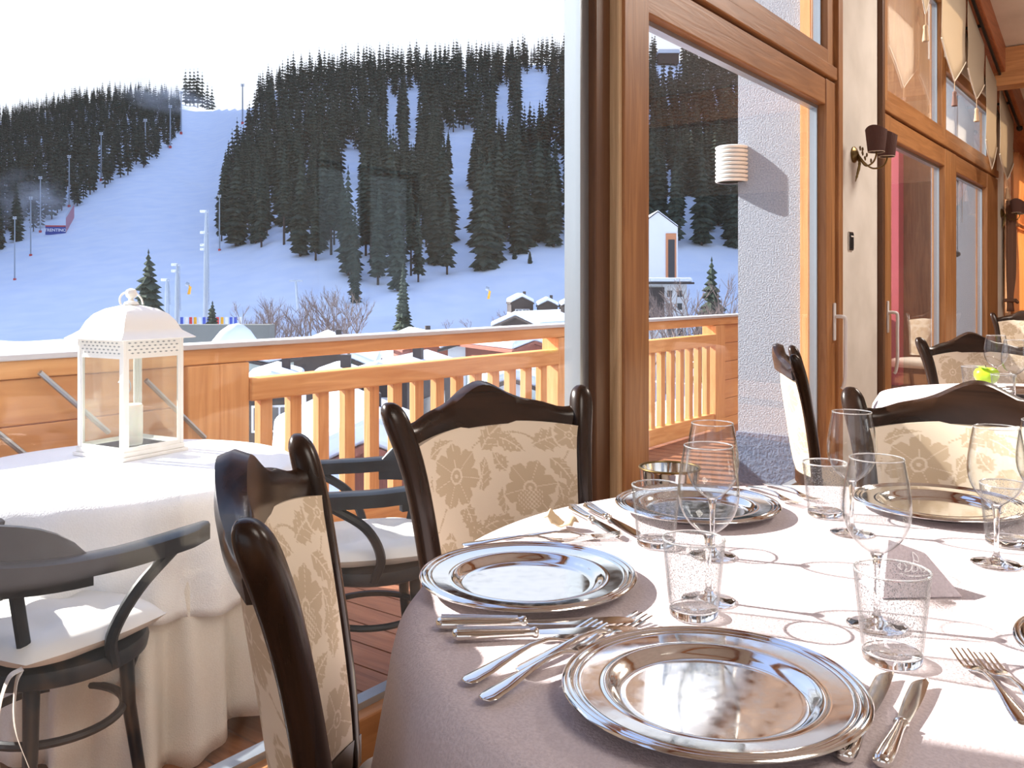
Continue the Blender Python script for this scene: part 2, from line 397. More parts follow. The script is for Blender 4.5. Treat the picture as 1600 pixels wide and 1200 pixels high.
m.box((-3.4,1.64,0),(-3.1,1.78,6.9)); m.box((13.3,1.64,0),(14,1.78,3)); m.box((11.62,1.64,0),(13.3,1.78,.5)); m.box((11.62,1.64,2.7),(13.3,1.78,3.1))
struct(m.build('wall_left', PLAST))
front_window('window_11', 11.62, 13.3, .5, 2.7, .08, .08, .08, .08)

# ---- deck
m = MB(); x = -3.4
while x < 12.9:
    m.box((x,1.84,-.15),(x+.132,3.62,-.12)); x += .14
struct(m.build('floor_deck', DECK, bevel=0))
m = MB(); x = -3.3
m.box((-3.4,1.6,-.4),(13,1.68,-.1))
for y in (1.9,2.7,3.5): m.box((-3.4,y,-.32),(13,y+.08,-.151))
struct(m.build('trim_15', LARX))
struct(MB().box((-3.4,.2,-8),(13,1.6,-.1)).build('wall_basement', STUC))

# ---- balcony railing, plane Y = 3.53
RY = 3.53
rl = thing('balcony_railing', 'orange larch balcony railing with balusters, solid board panels and a grey cap, outside the glass', 'railing', (0, RY, -.12))
def px2X(px, Y=RY):
    s = (px-800)/F; return Y*(.6*s+.8)/(.6-.8*s)
Z = .12
MB().box((-3.4,-.075,.935+Z),(12.9,.075,.958+Z)).build('rail_cap', CAPM, rl, bevel=.004)
MB().box((-3.4,-.05,.865+Z),(12.9,.05,.935+Z)).build('top_rail', LARX, rl, bevel=.006)
posts = [(2.33-.06,2.60),(5.15,5.42),(7.76,8.0),(-1.2,-.95),(10.6,10.85)]
for a, b in posts:
    MB().box((a,-.07,-.1),((a+b)/2-.004,.07,.863+Z)).box(((a+b)/2+.004,-.055,-.1),(b,.075,.863+Z)).build('post', LARZ, rl, bevel=.006)
for a, b in ((2.60,5.15),(5.42,7.76)):
    MB().box((a,-.075,.68+Z),(b,.02,.785+Z)).build('mid_rail', LARX, rl, bevel=.008)
    MB().box((a,-.05,.0+.03),(b,.03,.07+Z-.02)).build('bottom_rail', LARX, rl, bevel=.006)
    x = a+.08
    while x < b-.09:
        MB().box((x,-.035,.165),(x+.068,.015,.685+Z)).build('baluster', LARZ, rl, bevel=.004); x += .178
for a, b in ((-.95,2.27),(-3.4,-1.2),(8.0,10.6),(10.85,12.9)):
    m = MB()
    for i in range(6): m.box((a,-.02,-.08+i*.1775),(b,.02,-.08+i*.1775+.1735))
    m.build('board_panel', LARP, rl, bevel=.004)
for (x0, z0, x1, z1) in ((px2X(60),az(60,580,0).z,0,0),):
    pass
def rod(p0, p1):
    a = ay(*p0, RY-.09); b = ay(*p1, RY-.09)
    a.y -= RY; b.y -= RY; a.z += .12; b.z += .12
    MB().tube([a, b], .011, 8).build('brace_rod', ALU, rl, smooth=True)
rod((62,582),(170,676)); rod((228,594),(320,684)); rod((-30,655),(46,716))

# ---- round pier lamp (ribbed) on the grey pier
p = ay(1166, 262, 2.2); 
lx, ly, lz = 5.40, 2.10, 2.0
wl = thing('outdoor_wall_lamp', 'white ribbed half-round lamp fixed to the grey stucco pier outside', 'lamp', (5.40, 2.30, 1.98))
m = MB()
for i in range(9):
    z = -.10+i*.026
    m.lathe([(.0,z),(.10,z),(.105,z+.006),(.105,z+.014),(.10,z+.018),(0,z+.018)], 24)
m.build('ribbed_shade', WHITEP, wl, smooth=True)
MB().lathe([(0,-.1),(.09,-.1),(.09,.13),(0,.13)], 24).build('lamp_core', mat('lamp_grey', (.4,.42,.45), .4), wl, smooth=True)
MB().box((-.02,-.05,-.09),(.1,-.02,.12)).build('mounting_plate', ALU, wl)

# ================================================================== TERRAIN
vd = [0,8,20,40,70,110,150,170]; vz = [-5.5,-5.5,-6.5,-9.5,-11,-10,-7.5,-6.5]
Dp = [-3000,300,400,450,4000]; Dv = [900,900,700,650,650]
rp = [-3000,-400,0,100,200,280,330,395,430,500,600,700,800,900,1000,1050,1180,1400,2000,4000]
ry_ = [190,190,190,168,152,160,170,168,140,122,116,108,100,100,92,92,118,150,250,300]
def ground(px, d):
    if d <= 170: z = np.interp(d, vd, vz)
    else:
        D = np.interp(px, Dp, Dv); zr = CAMZ+(HZ-np.interp(px, rp, ry_))/F*D
        tt = (d-170)/(D-170)
        if tt <= 1: z = -6.5+(zr+6.5)*tt**1.15
        else: z = zr-(tt-1)*60
    x = (px-800)/F*d
    z += .35*math.sin(x*.11+1)*math.sin(d*.09)*min(1, d/60)+.25*math.sin(x*.31)*math.cos(d*.23+2)*min(1, d/60)
    return float(z)
def gp(px, d): return cw((px-800)/F*d, d, ground(px, d))
def gpy(px, py):     # ground point on the slope seen at image row py
    ds = np.linspace(172, float(np.interp(px, Dp, Dv)), 400)
    ys = [HZ-(ground(px, d)-CAMZ)/d*F for d in ds]
    for d, y in zip(ds, ys):
        if y <= py: return float(d)
    return float(ds[-1])
pxs = np.concatenate([np.linspace(-2600,-60,24), np.linspace(-40,1800,150), np.linspace(1830,4000,24)])
dss = np.concatenate([np.linspace(8,60,26), np.linspace(64,170,30), np.linspace(174,420,60), np.linspace(428,960,60)])
vs = [gp(px, d) for d in dss for px in pxs]; n = len(pxs)
fs = [(i*n+j, i*n+j+1, (i+1)*n+j+1, (i+1)*n+j) for i in range(len(dss)-1) for j in range(n-1)]
struct(MB().add(vs, fs).build('ground_snow', SNOW, smooth=True, fix=False))
# unseen ridge added left of the piste to shade the slope
rows = []; RK = mat('rock_and_snow', (.10,.12,.15), .9); add_noise(RK, (.05,.07,.08), (.5,.56,.66), (1,1,1), .02, 8, .3)
for i, px in enumerate(np.linspace(-110,-1400,14)):
    row = []
    for d in np.linspace(165,1000,30):
        k = min(1, i/3.0); hgt = (.74*k+.03*math.sin(d*.03+i))*d*min(1, max(0.02, (d-175)/60.))
        q = gp(px, d); q.z = q.z-3+hgt*(1-.01*i); row.append(q)
    rows.append(row)
MB().loft(rows, cap=False, closed=False)
m = MB(); m.loft(rows, cap=False, closed=False); struct(m.build('added_shade_ridge', RK, smooth=True))
# ================================================================== TREES
NEEDLE = mat('spruce_needles', (.02,.035,.03), .9, 0, .1); add_noise(NEEDLE, (.018,.030,.024), (.062,.082,.062), (1,1,1), .6, 4, 0)
BARK = mat('bark', (.05,.035,.03), .9); TWIG = mat('bare_twigs', (.16,.12,.11), .9)
def spruce_mesh(seed, H=20., R=3.0, L=18, m=10, low=.12, rag=.3):
    r = random.Random(seed); fol = MB(); tr = MB()
    tr.tube([(0,0,-1),(0,0,H*.5),(0,0,H)], [H*.014,H*.009,.02], 6)
    for i in range(L):
        tt = i/(L-1); z = H*(low+(1-low)*tt*.985); rad = R*(1-tt)**.8*(1+.15*math.sin(i*2.1))+.12
        if tt < .12: rad *= .75
        mm = max(5, int(m*(1-.4*tt)))
        a0 = r.random()*6.28
        for k in range(mm):
            a = a0+2*PI*k/mm+r.uniform(-.15,.15); q = rad*r.uniform(1-rag,1.1); dz = -q*r.uniform(.25,.55)
            w = q*.36+.08; c, s = math.cos(a), math.sin(a)
            def P(rr, ww, zz): return (c*rr-s*ww, s*rr+c*ww, z+zz)
            fol.add([P(0,0,H*.03),P(q*.5,w,dz*.35-.1),P(q,0,dz),P(q*.5,-w,dz*.35-.1),P(q*.55,0,dz*.25+H*.008),P(q*.45,0,dz*.9-.25)],
                    [(0,1,4),(0,4,3),(1,2,4),(4,2,3),(1,5,2),(3,2,5),(0,5,1),(0,3,5)])
    return fol, tr
def join(fol, tr, name):
    m = MB(); m.v = list(fol.v); m.f = list(fol.f); m.mi = [0]*len(fol.f); m.cur = 1; m.add(tr.v, tr.f); return m
protos = []
for i, (H, R, L, mm, low) in enumerate(((22,3.5,20,11,.08),(22,3.0,20,10,.16),(22,3.9,19,12,.05),(22,2.4,22,9,.32))):
    f_, t_ = spruce_mesh(i+1, H, R, L, mm, low); m = join(f_, t_, ''); protos.append(m)
tmesh = []
for m in protos:
    o = m.build('spruce_tree', [NEEDLE, BARK], fix=False); tmesh.append(o.data); bpy.data.objects.remove(o)
def inside(p, poly):
    x, y = p; c = False; n = len(poly)
    for i in range(n):
        x1, y1 = poly[i]; x2, y2 = poly[(i+1) % n]
        if (y1 > y) != (y2 > y) and x < (x2-x1)*(y-y1)/(y2-y1)+x1: c = not c
    return c
LF = [(-400,520),(-60,420),(0,392),(60,362),(100,335),(130,318),(190,278),(235,258),(262,232),(280,210),(282,155),(200,145),(100,160),(0,180),(-400,180)]
RF = [(400,190),(380,225),(358,290),(345,330),(345,385),(400,388),(450,398),(520,415),(570,458),(650,463),(680,440),(760,420),(830,400),(870,385),(985,392),(1180,388),(1700,388),(1700,100),(400,90)]
HOLES = [(722,345,13,45),(716,225,22,18),(785,178,8,40),(612,190,6,38),(645,180,6,38),(550,285,9,50),(835,150,18,34),(1045,100,18,14),(1165,110,10,25),(868,262,8,16)]
cand = []
MAST = [(23,438),(48,400),(63,364),(108,324),(158,283),(227,256),(266,232),(283,210),(379,194),(364,256),(346,312),(343,392)]
MAST = [(a, gpy(a, b)) for a, b in MAST]
for _ in range(42000):
    px = rng.uniform(-160, 1750); d = math.sqrt(rng.uniform(175**2, 900**2))
    if rng.random() > (1.0): continue
    if d > np.interp(px, Dp, Dv)+4: continue
    y = HZ-(ground(px, d)-CAMZ)/d*F
    left = inside((px, y), LF); right = inside((px, y), RF)
    if not (left or right): continue
    if 300 < px < 396 and y < 200: continue
    H = 22*rng.uniform(.68, 1.15)*(.85 if left else 1)*(1.2 if d < 270 and not left else 1)
    hp = H/d*F
    if any(abs(px-hx) < hr+.07*hp and hy-hrr < y < hy+hrr+.55*hp for hx, hy, hr, hrr in HOLES): continue
    if any(abs(px-a) < 6*300/d and abs(d-b) < 9 for a, b in MAST): continue
    if any(0 < px-a < 4 and 0 < b-d < 60 for a, b in MAST): continue
    cand.append((px, d, y, H, left))
kept = []; grid = {}
for c in cand:
    w = cw((c[0]-800)/F*c[1], c[1]); sp = 4.9 if c[4] else 4.7
    if c[1] > 480: sp *= 1.25
    if c[1] < 300 and not c[4]: sp = 6.0
    key = (int(w.x//10), int(w.y//10)); ok = True
    for i in (-1,0,1):
        for j in (-1,0,1):
            for q in grid.get((key[0]+i, key[1]+j), []):
                if (q[0]-w.x)**2+(q[1]-w.y)**2 < sp*sp: ok = False; break
    if ok: grid.setdefault(key, []).append((w.x, w.y)); kept.append(c)
# copse on the crest between the two woods
for px in (290,297,303,309,316,324,331): kept.append((px, 880+px % 7, 0, 34+(px*7) % 6, True))
vis = sorted([c for c in kept if -5 < c[0] < 1190], key=lambda c: -c[3]/c[1])
ind = set(id(c) for c in vis[:300])
print('TREES', len(kept), len(vis), vis[299][1])
for c in vis[:300]:
    px, d, y, H, left = c
    k = random.randrange(4) if not left else random.choice((0,2,1))
    o = bpy.data.objects.new('spruce_tree', tmesh[k]); SC.collection.objects.link(o)
    q = gp(px, d); o.location = (q.x, q.y, q.z-.3); o.rotation_euler = (0,0,random.random()*6.28)
    s = H/22; o.scale = (s*random.uniform(.85,1.2), s*random.uniform(.85,1.2), s)
    if left: zn = 'lower' if y > 300 else 'upper'; side = 'dark spruce in the %s part of the wood left of the piste' % zn; gr = 'spruces of the left wood, %s part' % zn
    else:
        zx = 'seen through the glass door' if px > 940 else ('near its right end' if px > 790 else ('in its middle' if px > 560 else 'beside the piste'))
        zy = 'lowest edge' if y > 350 else ('lower half' if y > 250 else 'upper half')
        side = 'dark spruce in the %s of the right wood, %s' % (zy, zx); gr = 'spruces of the right wood: %s, %s' % (zy, zx)
    tag(o, side, 'tree', gr)
m = MB(); fv = []; 
lo = []
for i in range(3):
    f_, t_ = spruce_mesh(30+i, 22, (3.5,3.1,3.9)[i], 11, 6, .15); V = np.array(f_.v+t_.v); o_ = len(f_.v)
    lo.append((V, [list(f) for f in f_.f], [[a+o_ for a in f] for f in t_.f]))
allv = []; allf = []; mi = []; off = 0
for c in kept:
    if id(c) in ind: continue
    px, d, y, H, left = c; V, ff, tf = lo[random.randrange(3)]; a = random.random()*6.28; s = H/22
    R = np.array([[math.cos(a),-math.sin(a),0],[math.sin(a),math.cos(a),0],[0,0,1]])*s
    q = gp(px, d); allv.append(V@R.T+np.array([q.x,q.y,q.z-.3]))
    allf += [tuple(i+off for i in f) for f in ff]+[tuple(i+off for i in f) for f in tf]; mi += [0]*len(ff)+[1]*len(tf); off += len(V)
m.v = [tuple(p) for p in np.concatenate(allv)]; m.f = allf; m.mi = mi
o = m.build('distant_spruces', [NEEDLE, BARK], fix=False)
tag(o, 'far dense spruce wood covering the upper mountain slopes', 'forest', kind='stuff')

# prominent single spruces: trunk + foliage
def lone(px, ytop, ybase, label, d=None, k=0, rr=1.0):
    if d is None: d = gpy(px, ybase)
    q = gp(px, d); yb = HZ-(q.z-CAMZ)/d*F; H = (yb-ytop)/F*d
    t_ = thing('spruce_tree', label, 'tree', (q.x, q.y, q.z-.1))
    f, tr = spruce_mesh(50+k, H, H*.17*rr, 22, 11, .08, .35)
    f.build('foliage', NEEDLE, t_, fix=False); tr.build('trunk', BARK, t_, fix=False)
lone(232, 390, 480, 'tall lone spruce on the snow just behind the white lantern', 120, 1, 1.6)
lone(332, 470, 505, 'small young spruce beside the base of the tallest floodlight mast', 118, 2, 1.5)
lone(555, 388, 475, 'broad spruce at the lower tip of the wood, left of the others', None, 3, .9)
lone(630, 412, 500, 'thin ragged spruce standing alone in front of the wood', 150, 4, .9)
lone(545, 548, 590, 'small spruce beside the dark chalet, seen between the railing beams', 50, 5, 1.6)
lone(1112, 402, 470, 'bushy spruce beside the long white apartment block', 108, 6, 1.3)
#lone(718, 360, 440, 'slender spruce in the snowy clearing of the right wood', None, 7, .8)
for px, y0, y1 in ((804,383,405),(828,392,412)): lone(px, y0, y1, 'tiny spruce on the open snow, %s of a pair' % ('left' if px < 810 else 'right'), None, 8, 1.3)

# bare trees
def bare_mesh(seed, H=7):
    r = random.Random(seed); m = MB()
    def br(p, d, L, rad, n):
        q = p+d*L; m.tube([p, q], [rad, rad*.6], 4, cap=False)
        if n == 0: return
        for _ in range(3 if n > 1 else 4):
            dd = (d+Vector((r.uniform(-.7,.7), r.uniform(-.7,.7), r.uniform(-.1,.5)))).normalized()
            br(p+d*L*r.uniform(.5,1), dd, L*r.uniform(.55,.75), rad*.6, n-1)
    br(Vector((0,0,-.3)), Vector((0,0,1)), H*.38, H*.012, 4); return m
bm_ = []
for s in (1,2,3):
    o = bare_mesh(s).build('bare_tree', TWIG, fix=False); bm_.append(o.data); bpy.data.objects.remove(o)
spots = [(px, random.uniform(104,120)) for px in np.linspace(378,560,22)]+[(px, random.uniform(80,100)) for px in np.linspace(1010,1180,12)]+[(px, random.uniform(60,75)) for px in (590,605,625,650,700,745)][:0]+[(px, random.uniform(84,96)) for px in (575,590,603,616,628,705)]+[(700,150),(735,150),(775,140),(790,152),(560,140)]+[(px, random.uniform(17,28)) for px in (330,420,450,520,560,600)]
for px, d in spots:
    o = bpy.data.objects.new('bare_tree', random.choice(bm_)); SC.collection.objects.link(o)
    q = gp(px+random.uniform(-4,4), d); o.location = q; s = random.uniform(.8,1.1)*(.35 if d < 30 else (1.6 if px < 575 and d < 130 else (2.0 if px > 1000 else .8))); o.scale = (s,s,s*1.1); o.rotation_euler = (0,0,random.random()*6)
    if d < 30: L, g = 'low leafless shrub poking from the snow below the balcony', 'leafless shrubs below the balcony'
    elif px < 575: L, g = 'thin leafless tree on the snow between the masts and the right wood', 'leafless trees at the foot of the piste'
    elif px > 1000: L, g = 'leafless tree beside the long white apartment block', 'leafless trees by the apartment block'
    else: L, g = 'leafless tree on the snowy bank above the chalets', 'leafless trees above the chalets'
    tag(o, L, 'tree', g)

# ================================================================== PISTE EQUIPMENT
POLE = mat('galvanised_pole', (.34,.40,.48), .5, .3); RED = mat('red_pad', (.6,.06,.05), .6); YEL = mat('yellow_machine', (.85,.42,.03), .5)
LAMPG = mat('floodlight_head', (.75,.80,.86), .4)
poles = [(23,338,438,'leftmost floodlight mast, at the left edge beside the wood'),(48,307,400,'second floodlight mast from the left edge, just left of the blue banner'),
 (63,276,364,'floodlight mast directly behind the blue banner'),(108,243,324,'floodlight mast right of the blue banner along the wood'),
 (158,207,283,'floodlight mast halfway up the left wood edge'),(227,186,256,'floodlight mast high on the left wood edge'),
 (266,165,232,'thin floodlight mast at the upper right end of the left wood'),(283,143,210,'floodlight mast at the top of the piste near the crest copse'),
 (379,131,194,'floodlight mast on the crest at the right side of the piste'),(364,217,256,'short floodlight mast at the upper left edge of the right wood'),
 (346,269,312,'floodlight mast in front of the lower left edge of the right wood'),(343,304,392,'tall mast with a red base pad beside the right wood')]
for px, yt, yb, lab in poles:
    d = gpy(px, yb); q = gp(px, d); H = (yb-yt)/F*d; w = d/F
    t_ = thing('floodlight_mast', lab, 'mast', (q.x, q.y, q.z-.2), cdir(1,0))
    MB().tube([(0,0,0),(0,0,H)], [w*1.3,w*.8], 6).build('pole', POLE, t_, smooth=True)
    m = MB()
    for dx in (-1.6,1.6):
        for dz in (0,-2.5): m.box((dx*w-w*.9, -w, H+dz*w-w), (dx*w+w*.9, w, H+dz*w+w*.4))
    m.build('floodlight', LAMPG, t_)
    MB().box((-w*1.6,-w*1.6,0),(w*1.6,w*1.6,w*4)).build('crash_pad', RED, t_)
def bigmast(px, yt, yb, d, lab, plat):
    q = gp(px, d); H = (yb-yt)/F*d; w = d/F; q.z = CAMZ+(HZ-yb)/F*d
    t_ = thing('floodlight_mast', lab, 'mast', (q.x, q.y, q.z), cdir(1,0))
    MB().tube([(0,0,-6),(0,0,H*.7),(0,0,H)], [w*5,w*3.2,w*1.6], 8).build('pole', POLE, t_, smooth=True)
    for z in plat:
        m = MB(); m.box((-w*9,-w,H*z-w),(w*3,w,H*z)); 
        for k in range(4): m.box((-w*9+k*w*2.6,-w*1.5,H*z),(-w*9+k*w*2.6+w*1.9,w,H*z+w*3))
        m.build('floodlight_bank', LAMPG, t_)
    m = MB(); m.tube([(w*5.5,0,H*.1),(w*3.5,0,H)], w*.5, 4)
    for k in range(26):
        z = H*(.1+.9*k/26); m.tube([(w*1.5,0,z),(w*(5.5-2*k/26),0,z)], w*.3, 3)
    m.build('ladder', POLE, t_)
bigmast(322, 328, 492, 130, 'tallest floodlight mast with a ladder, behind the railing', (.98,.78,.62,.66))
bigmast(277, 412, 494, 130, 'medium floodlight mast between the lantern and the tallest mast', (.97,.85))
bigmast(261, 436, 480, 150, 'short floodlight mast next to the lone spruce behind the lantern', (.95,))
# lift pylon
q = gp(466, 150); d = 150; w = d/F; q.z = CAMZ+(HZ-476)/F*d
t_ = thing('lift_pylon', 'grey T-shaped ski lift pylon on the snow at the foot of the right wood', 'pylon', tuple(q), cdir(1,0))
MB().tube([(0,0,-1),(-w*4,0,w*38)], [w*2.2,w*1.6], 8).build('pylon_column', POLE, t_, smooth=True)
MB().box((-w*14,-w,w*36),(w*7,w,w*38.5)).build('cross_arm', POLE, t_)
def snowgun(px, py, d, lab):
    q = gp(px, d); w = d/F; q.z = CAMZ+(HZ-py)/F*d
    t_ = thing('snow_gun', lab, 'snow machine', tuple(q), cdir(1,0))
    MB().prism([(-w*2,0),(w*2,0),(w*4,w*12),(w*1,w*13)], 'y', -w*1.5, w*1.5).build('stand', YEL, t_)
    MB().tube([(-w*4,0,w*17),(w*1,0,w*15)], w*3, 12).build('fan_barrel', POLE, t_, smooth=True)
    MB().tube([(w*2,0,w*10),(0,0,w*16)], w*.8, 6).build('bracket', YEL, t_)
snowgun(295, 460, 128, 'yellow snow gun between the two nearest masts'); snowgun(763, 467, 128, 'orange snow gun beside the red net fence above the chalets')
# banner
q0 = gpy(87, 366); q = gp(87, q0); w = q0/F; BLUE = mat('banner_blue', (.03,.07,.36), .6)
t_ = thing('advertising_banner', 'blue banner with white lettering and a red top edge beside the left wood', 'banner', (q.x, q.y, q.z-.2), cdir(1,.12))
MB().box((-15*w,-.2,0),(15*w,.2,14.5*w)).build('banner_cloth', BLUE, t_)
MB().box((-15*w,-.25,12.5*w),(15*w,.22,14.6*w)).build('red_strip', RED, t_)
fc = bpy.data.curves.new('banner_lettering', 'FONT'); fc.body = 'TRENTINO'; fc.size = 6.6*w; fc.align_x = 'CENTER'; fc.extrude = .03; fc.offset = .03
fo = bpy.data.objects.new('lettering', fc); SC.collection.objects.link(fo); fo.parent = t_; fo.location = (0,-.3,5*w); fo.rotation_euler = (PI/2,0,0)
bpy.context.view_layer.update()
me_ = bpy.data.meshes.new_from_object(fo.evaluated_get(bpy.context.evaluated_depsgraph_get())); bpy.data.objects.remove(fo)
fo = bpy.data.objects.new('lettering', me_); SC.collection.objects.link(fo); fo.parent = t_; fo.location = (0,-.3,5*w); fo.rotation_euler = (PI/2,0,0)
me_.materials.clear(); me_.materials.append(mat('white_letter', (.85,.87,.95), .6))
# net fences
NET = mat('red_net', (.62,.10,.16), .8)
def netfence(pts, h, lab, post=True, mt=NET):
    P = [gp(px, d) for px, d in pts]
    t_ = thing('net_fence', lab, 'fence', tuple(P[0])); m = MB(); 
    Q = [p-P[0] for p in P]
    for a, b in zip(Q[:-1], Q[1:]):
        for k in range(7): 
            z = h*(.1+.15*k); m.tube([a+Vector((0,0,z)), b+Vector((0,0,z))], .03, 3)
        n = int((b-a).length/.6)
        for k in range(n): 
            p = a.lerp(b, k/n); m.tube([p+Vector((0,0,.1)), p+Vector((0,0,h))], .02, 3)
    m.build('net', mt, t_)
    m = MB()
    for a, b in zip(Q[:-1], Q[1:]):
        n = max(1, int((b-a).length/3))
        for k in range(n): p = a.lerp(b, k/n); m.tube([p, p+Vector((0,0,h*1.25))], .05, 4)
    o = m.build('fence_posts', POLE, t_)
netfence([(640,140),(700,144),(760,146),(830,148),(895,150)], 2.2, 'long pink-red safety net fence crossing the snow above the chalets')
netfence([(476,112),(520,116)], 1.8, 'short red net fence among the leafless trees')
netfence([(103,gpy(103,366)),(116,gpy(116,342))], 5, 'pink net fence climbing beside the blue banner')
# coloured pennon boards along the bottom of the piste
bc = [(.05,.1,.5),(.8,.8,.8),(.6,.05,.05),(.8,.4,.02),(.8,.8,.8),(.05,.1,.5)]
for i, px in enumerate(range(284,382,7)):
    d = 126; q = cw((px-800)/F*d, d, CAMZ+(HZ-496)/F*d)
    c = bc[i % 6]; MBo = MB().box((-.2,-.05,-2.5),(.2,.05,.05)).build('board_marker', mat('marker_%d' % (i % 6), c, .7))
    MBo.location = q; MBo.rotation_euler = (0,0,cdir(1,0)); tag(MBo, 'small %s board in the %s of the row at the foot of the piste' % (('blue','white','red','orange','white','blue')[i % 6], ('left part','middle','right part')[min(2,i//5)]), 'board', 'coloured boards along the foot of the piste')

# ================================================================== HOUSES
WHW = mat('house_white', (.72,.74,.76), .8); DKW = wood('house_dark_wood', (.035,.028,.028), (.07,.055,.05), 'z', rough=.8); GRW = mat('house_grey', (.40,.45,.43), .8)
RBW = wood('house_red_wood', (.22,.07,.05), (.32,.11,.07), 'z', rough=.8); WINM = mat('house_window', (.03,.035,.045), .15)
def house(lab, px, d, ytop, Wpx, L, yaw, wallm, gable=None, pitch=.42, win=2, over=.8, base=None, balc=False, snowh=.55, name='chalet', cat='chalet'):
    # gable end faces local -y; ridge along local y; width along x
    q = gp(px, d); zt = CAMZ+(HZ-ytop)/F*d; w = Wpx/F*d; H = zt-q.z-snowh; e = H-w/2*pitch
    t_ = thing(name, lab, cat, (q.x, q.y, q.z-.5), cdir(1,0)+yaw); e += .5; H += .5
    MB().prism([(-w/2,0),(w/2,0),(w/2,e),(0,H),(-w/2,e)], 'y', 0, L).build('wall', wallm, t_)
    if gable: MB().prism([(-w/2-.02,e-1.2),(w/2+.02,e-1.2),(w/2+.02,e),(0,H),(-w/2-.02,e)], 'y', -.08, L+.02).build('gable_cladding', gable, t_)
    ov = over; t = .18
    def slab(z0, z1, o2, name, mt, bev):
        m = MB()
        xe = w/2+o2
        m.prism([(0,H+z0),(xe,H+z0-xe*pitch),(xe,H+z1-xe*pitch),(0,H+z1),(-xe,H+z1-xe*pitch),(-xe,H+z0-xe*pitch)], 'y', -o2, L+o2)
        return m.build(name, mt, t_, bevel=bev, seg=3)
    slab(.02, .2, ov, 'roof', RBW if gable is RBW else DKW, 0)
    slab(.2, .2+snowh, ov-.05, 'roof_snow', SNOW, .2)
    for r in range(2 if e > 4 else 1):
        for k in range(win):
            x = (k+1)*w/(win+1)-w/2; z = e-1.9-r*2.7
            if z > 0:
                o = MB().box((x-.5,-.12,z),(x+.5,.02,z+1.2)).build('window', WHW, t_)
                MB().box((x-.4,-.14,z+.1),(x-.04,-.08,z+1.1)).box((x+.04,-.14,z+.1),(x+.4,-.08,z+1.1)).build('window_pane', WINM, o)
    o = MB().box((w/2-.02,L*.3,e-2.2),(w/2+.06,L*.3+1.1,e-1)).box((w/2-.02,L*.65,e-2.2),(w/2+.06,L*.65+1.1,e-1)).build('side_window', WINM, t_)
    if balc:
        b = MB().box((-w/2,-1.1,e-2.3),(w/2,-.1,e-2.15)).build('balcony', DKW, t_)
        MB().box((-w/2,-1.15,e-2.2),(w/2,-1.05,e-1.3)).build('balcony_rail', DKW, b)
    MB().box((w*.15,L*.5,H-w*.2),(w*.15+.4,L*.5+.4,H+.95)).build('chimney', DKW, t_)
    return t_
house('dark timber chalet with thick snow on its wide gable, between the railing beams', 494, 62, 529, 150, 9, .12, WHW, DKW, .42, 3, 1.0)
house('low grey building under snow left of the dark chalet, beside the railing post', 384, 48, 549, 62, 4.5, -.1, GRW, None, .2, 1, .4, name='low_building', cat='building')
house('white chalet with red-brown gable, seen between the railing beams', 672, 72, 520, 62, 8, .3, WHW, RBW, .40, 2, .8)
house('white chalet right of the red-brown one, under the railing top', 735, 66, 522, 74, 8, -.25, WHW, None, .34, 2, .6)
house('large chalet with broad snowy roof above the railing near the railing post', 812, 96, 488, 64, 16, -.55, DKW, DKW, .40, 2, 1.0)
house('chalet with timber gable and balcony, farthest left of the upper row', 816, 122, 460, 34, 6, .1, WHW, DKW, .5, 2, .15, balc=True)
house('chalet with balcony in the middle of the upper row', 856, 121, 466, 30, 6, .0, WHW, DKW, .5, 1, .15, balc=True)
house('chalet with balcony at the right end of the upper row', 893, 119, 466, 30, 6, .0, WHW, DKW, .5, 1, .15, balc=True)
house('snow-laden low house under the railing left of the railing post', 830, 60, 524, 56, 8, .5, GRW, RBW, .32, 1, .6)
house('tall dark building with snowy roof behind the balusters', 592, 38, 570, 92, 7, -.2, DKW, None, .3, 2, .2, snowh=.3, name='tall_building', cat='building')
house('dark timber barn with a snowy roof, behind the balusters left of the tall building', 512, 33, 588, 66, 5, .1, DKW, None, .35, 1, .3, snowh=.35, name='barn', cat='building')
house('near chalet with brown gable and thick snow just below the balusters', 566, 22, 650, 140, 5, .25, RBW, RBW, .45, 0, 1.1, snowh=.7)
house('white house with small windows far below, behind the right balusters', 800, 46, 580, 60, 7, 0, WHW, None, .35, 2, .5, name='white_house', cat='house')
house('dark house with snowy roof below, behind the left balusters', 424, 40, 585, 74, 5, .2, DKW, None, .3, 2, .3, snowh=.35, name='dark_house', cat='house')
house('white gabled window reflection built as a solid house, above the long apartment block', 1028, 172, 330, 62, 14, .0, WHW, None, .75, 0, .1, snowh=.2, name='reflection_house', cat='house')  # reflection in the glass door, modelled as a solid house on the slope
gh = [o for o in bpy.data.objects if o.name.startswith('reflection_house')][0]
fr_ = MB().box((1.5,-.15,9.0),(3.5,.05,18.8)).build('window_frame', mat('orange_frame', (.55,.22,.10), .6), gh); MB().box((1.95,-.2,9.3),(3.2,-.1,17.6)).build('window_glass', WINM, fr_)  # framed window belonging to the same modelled reflection
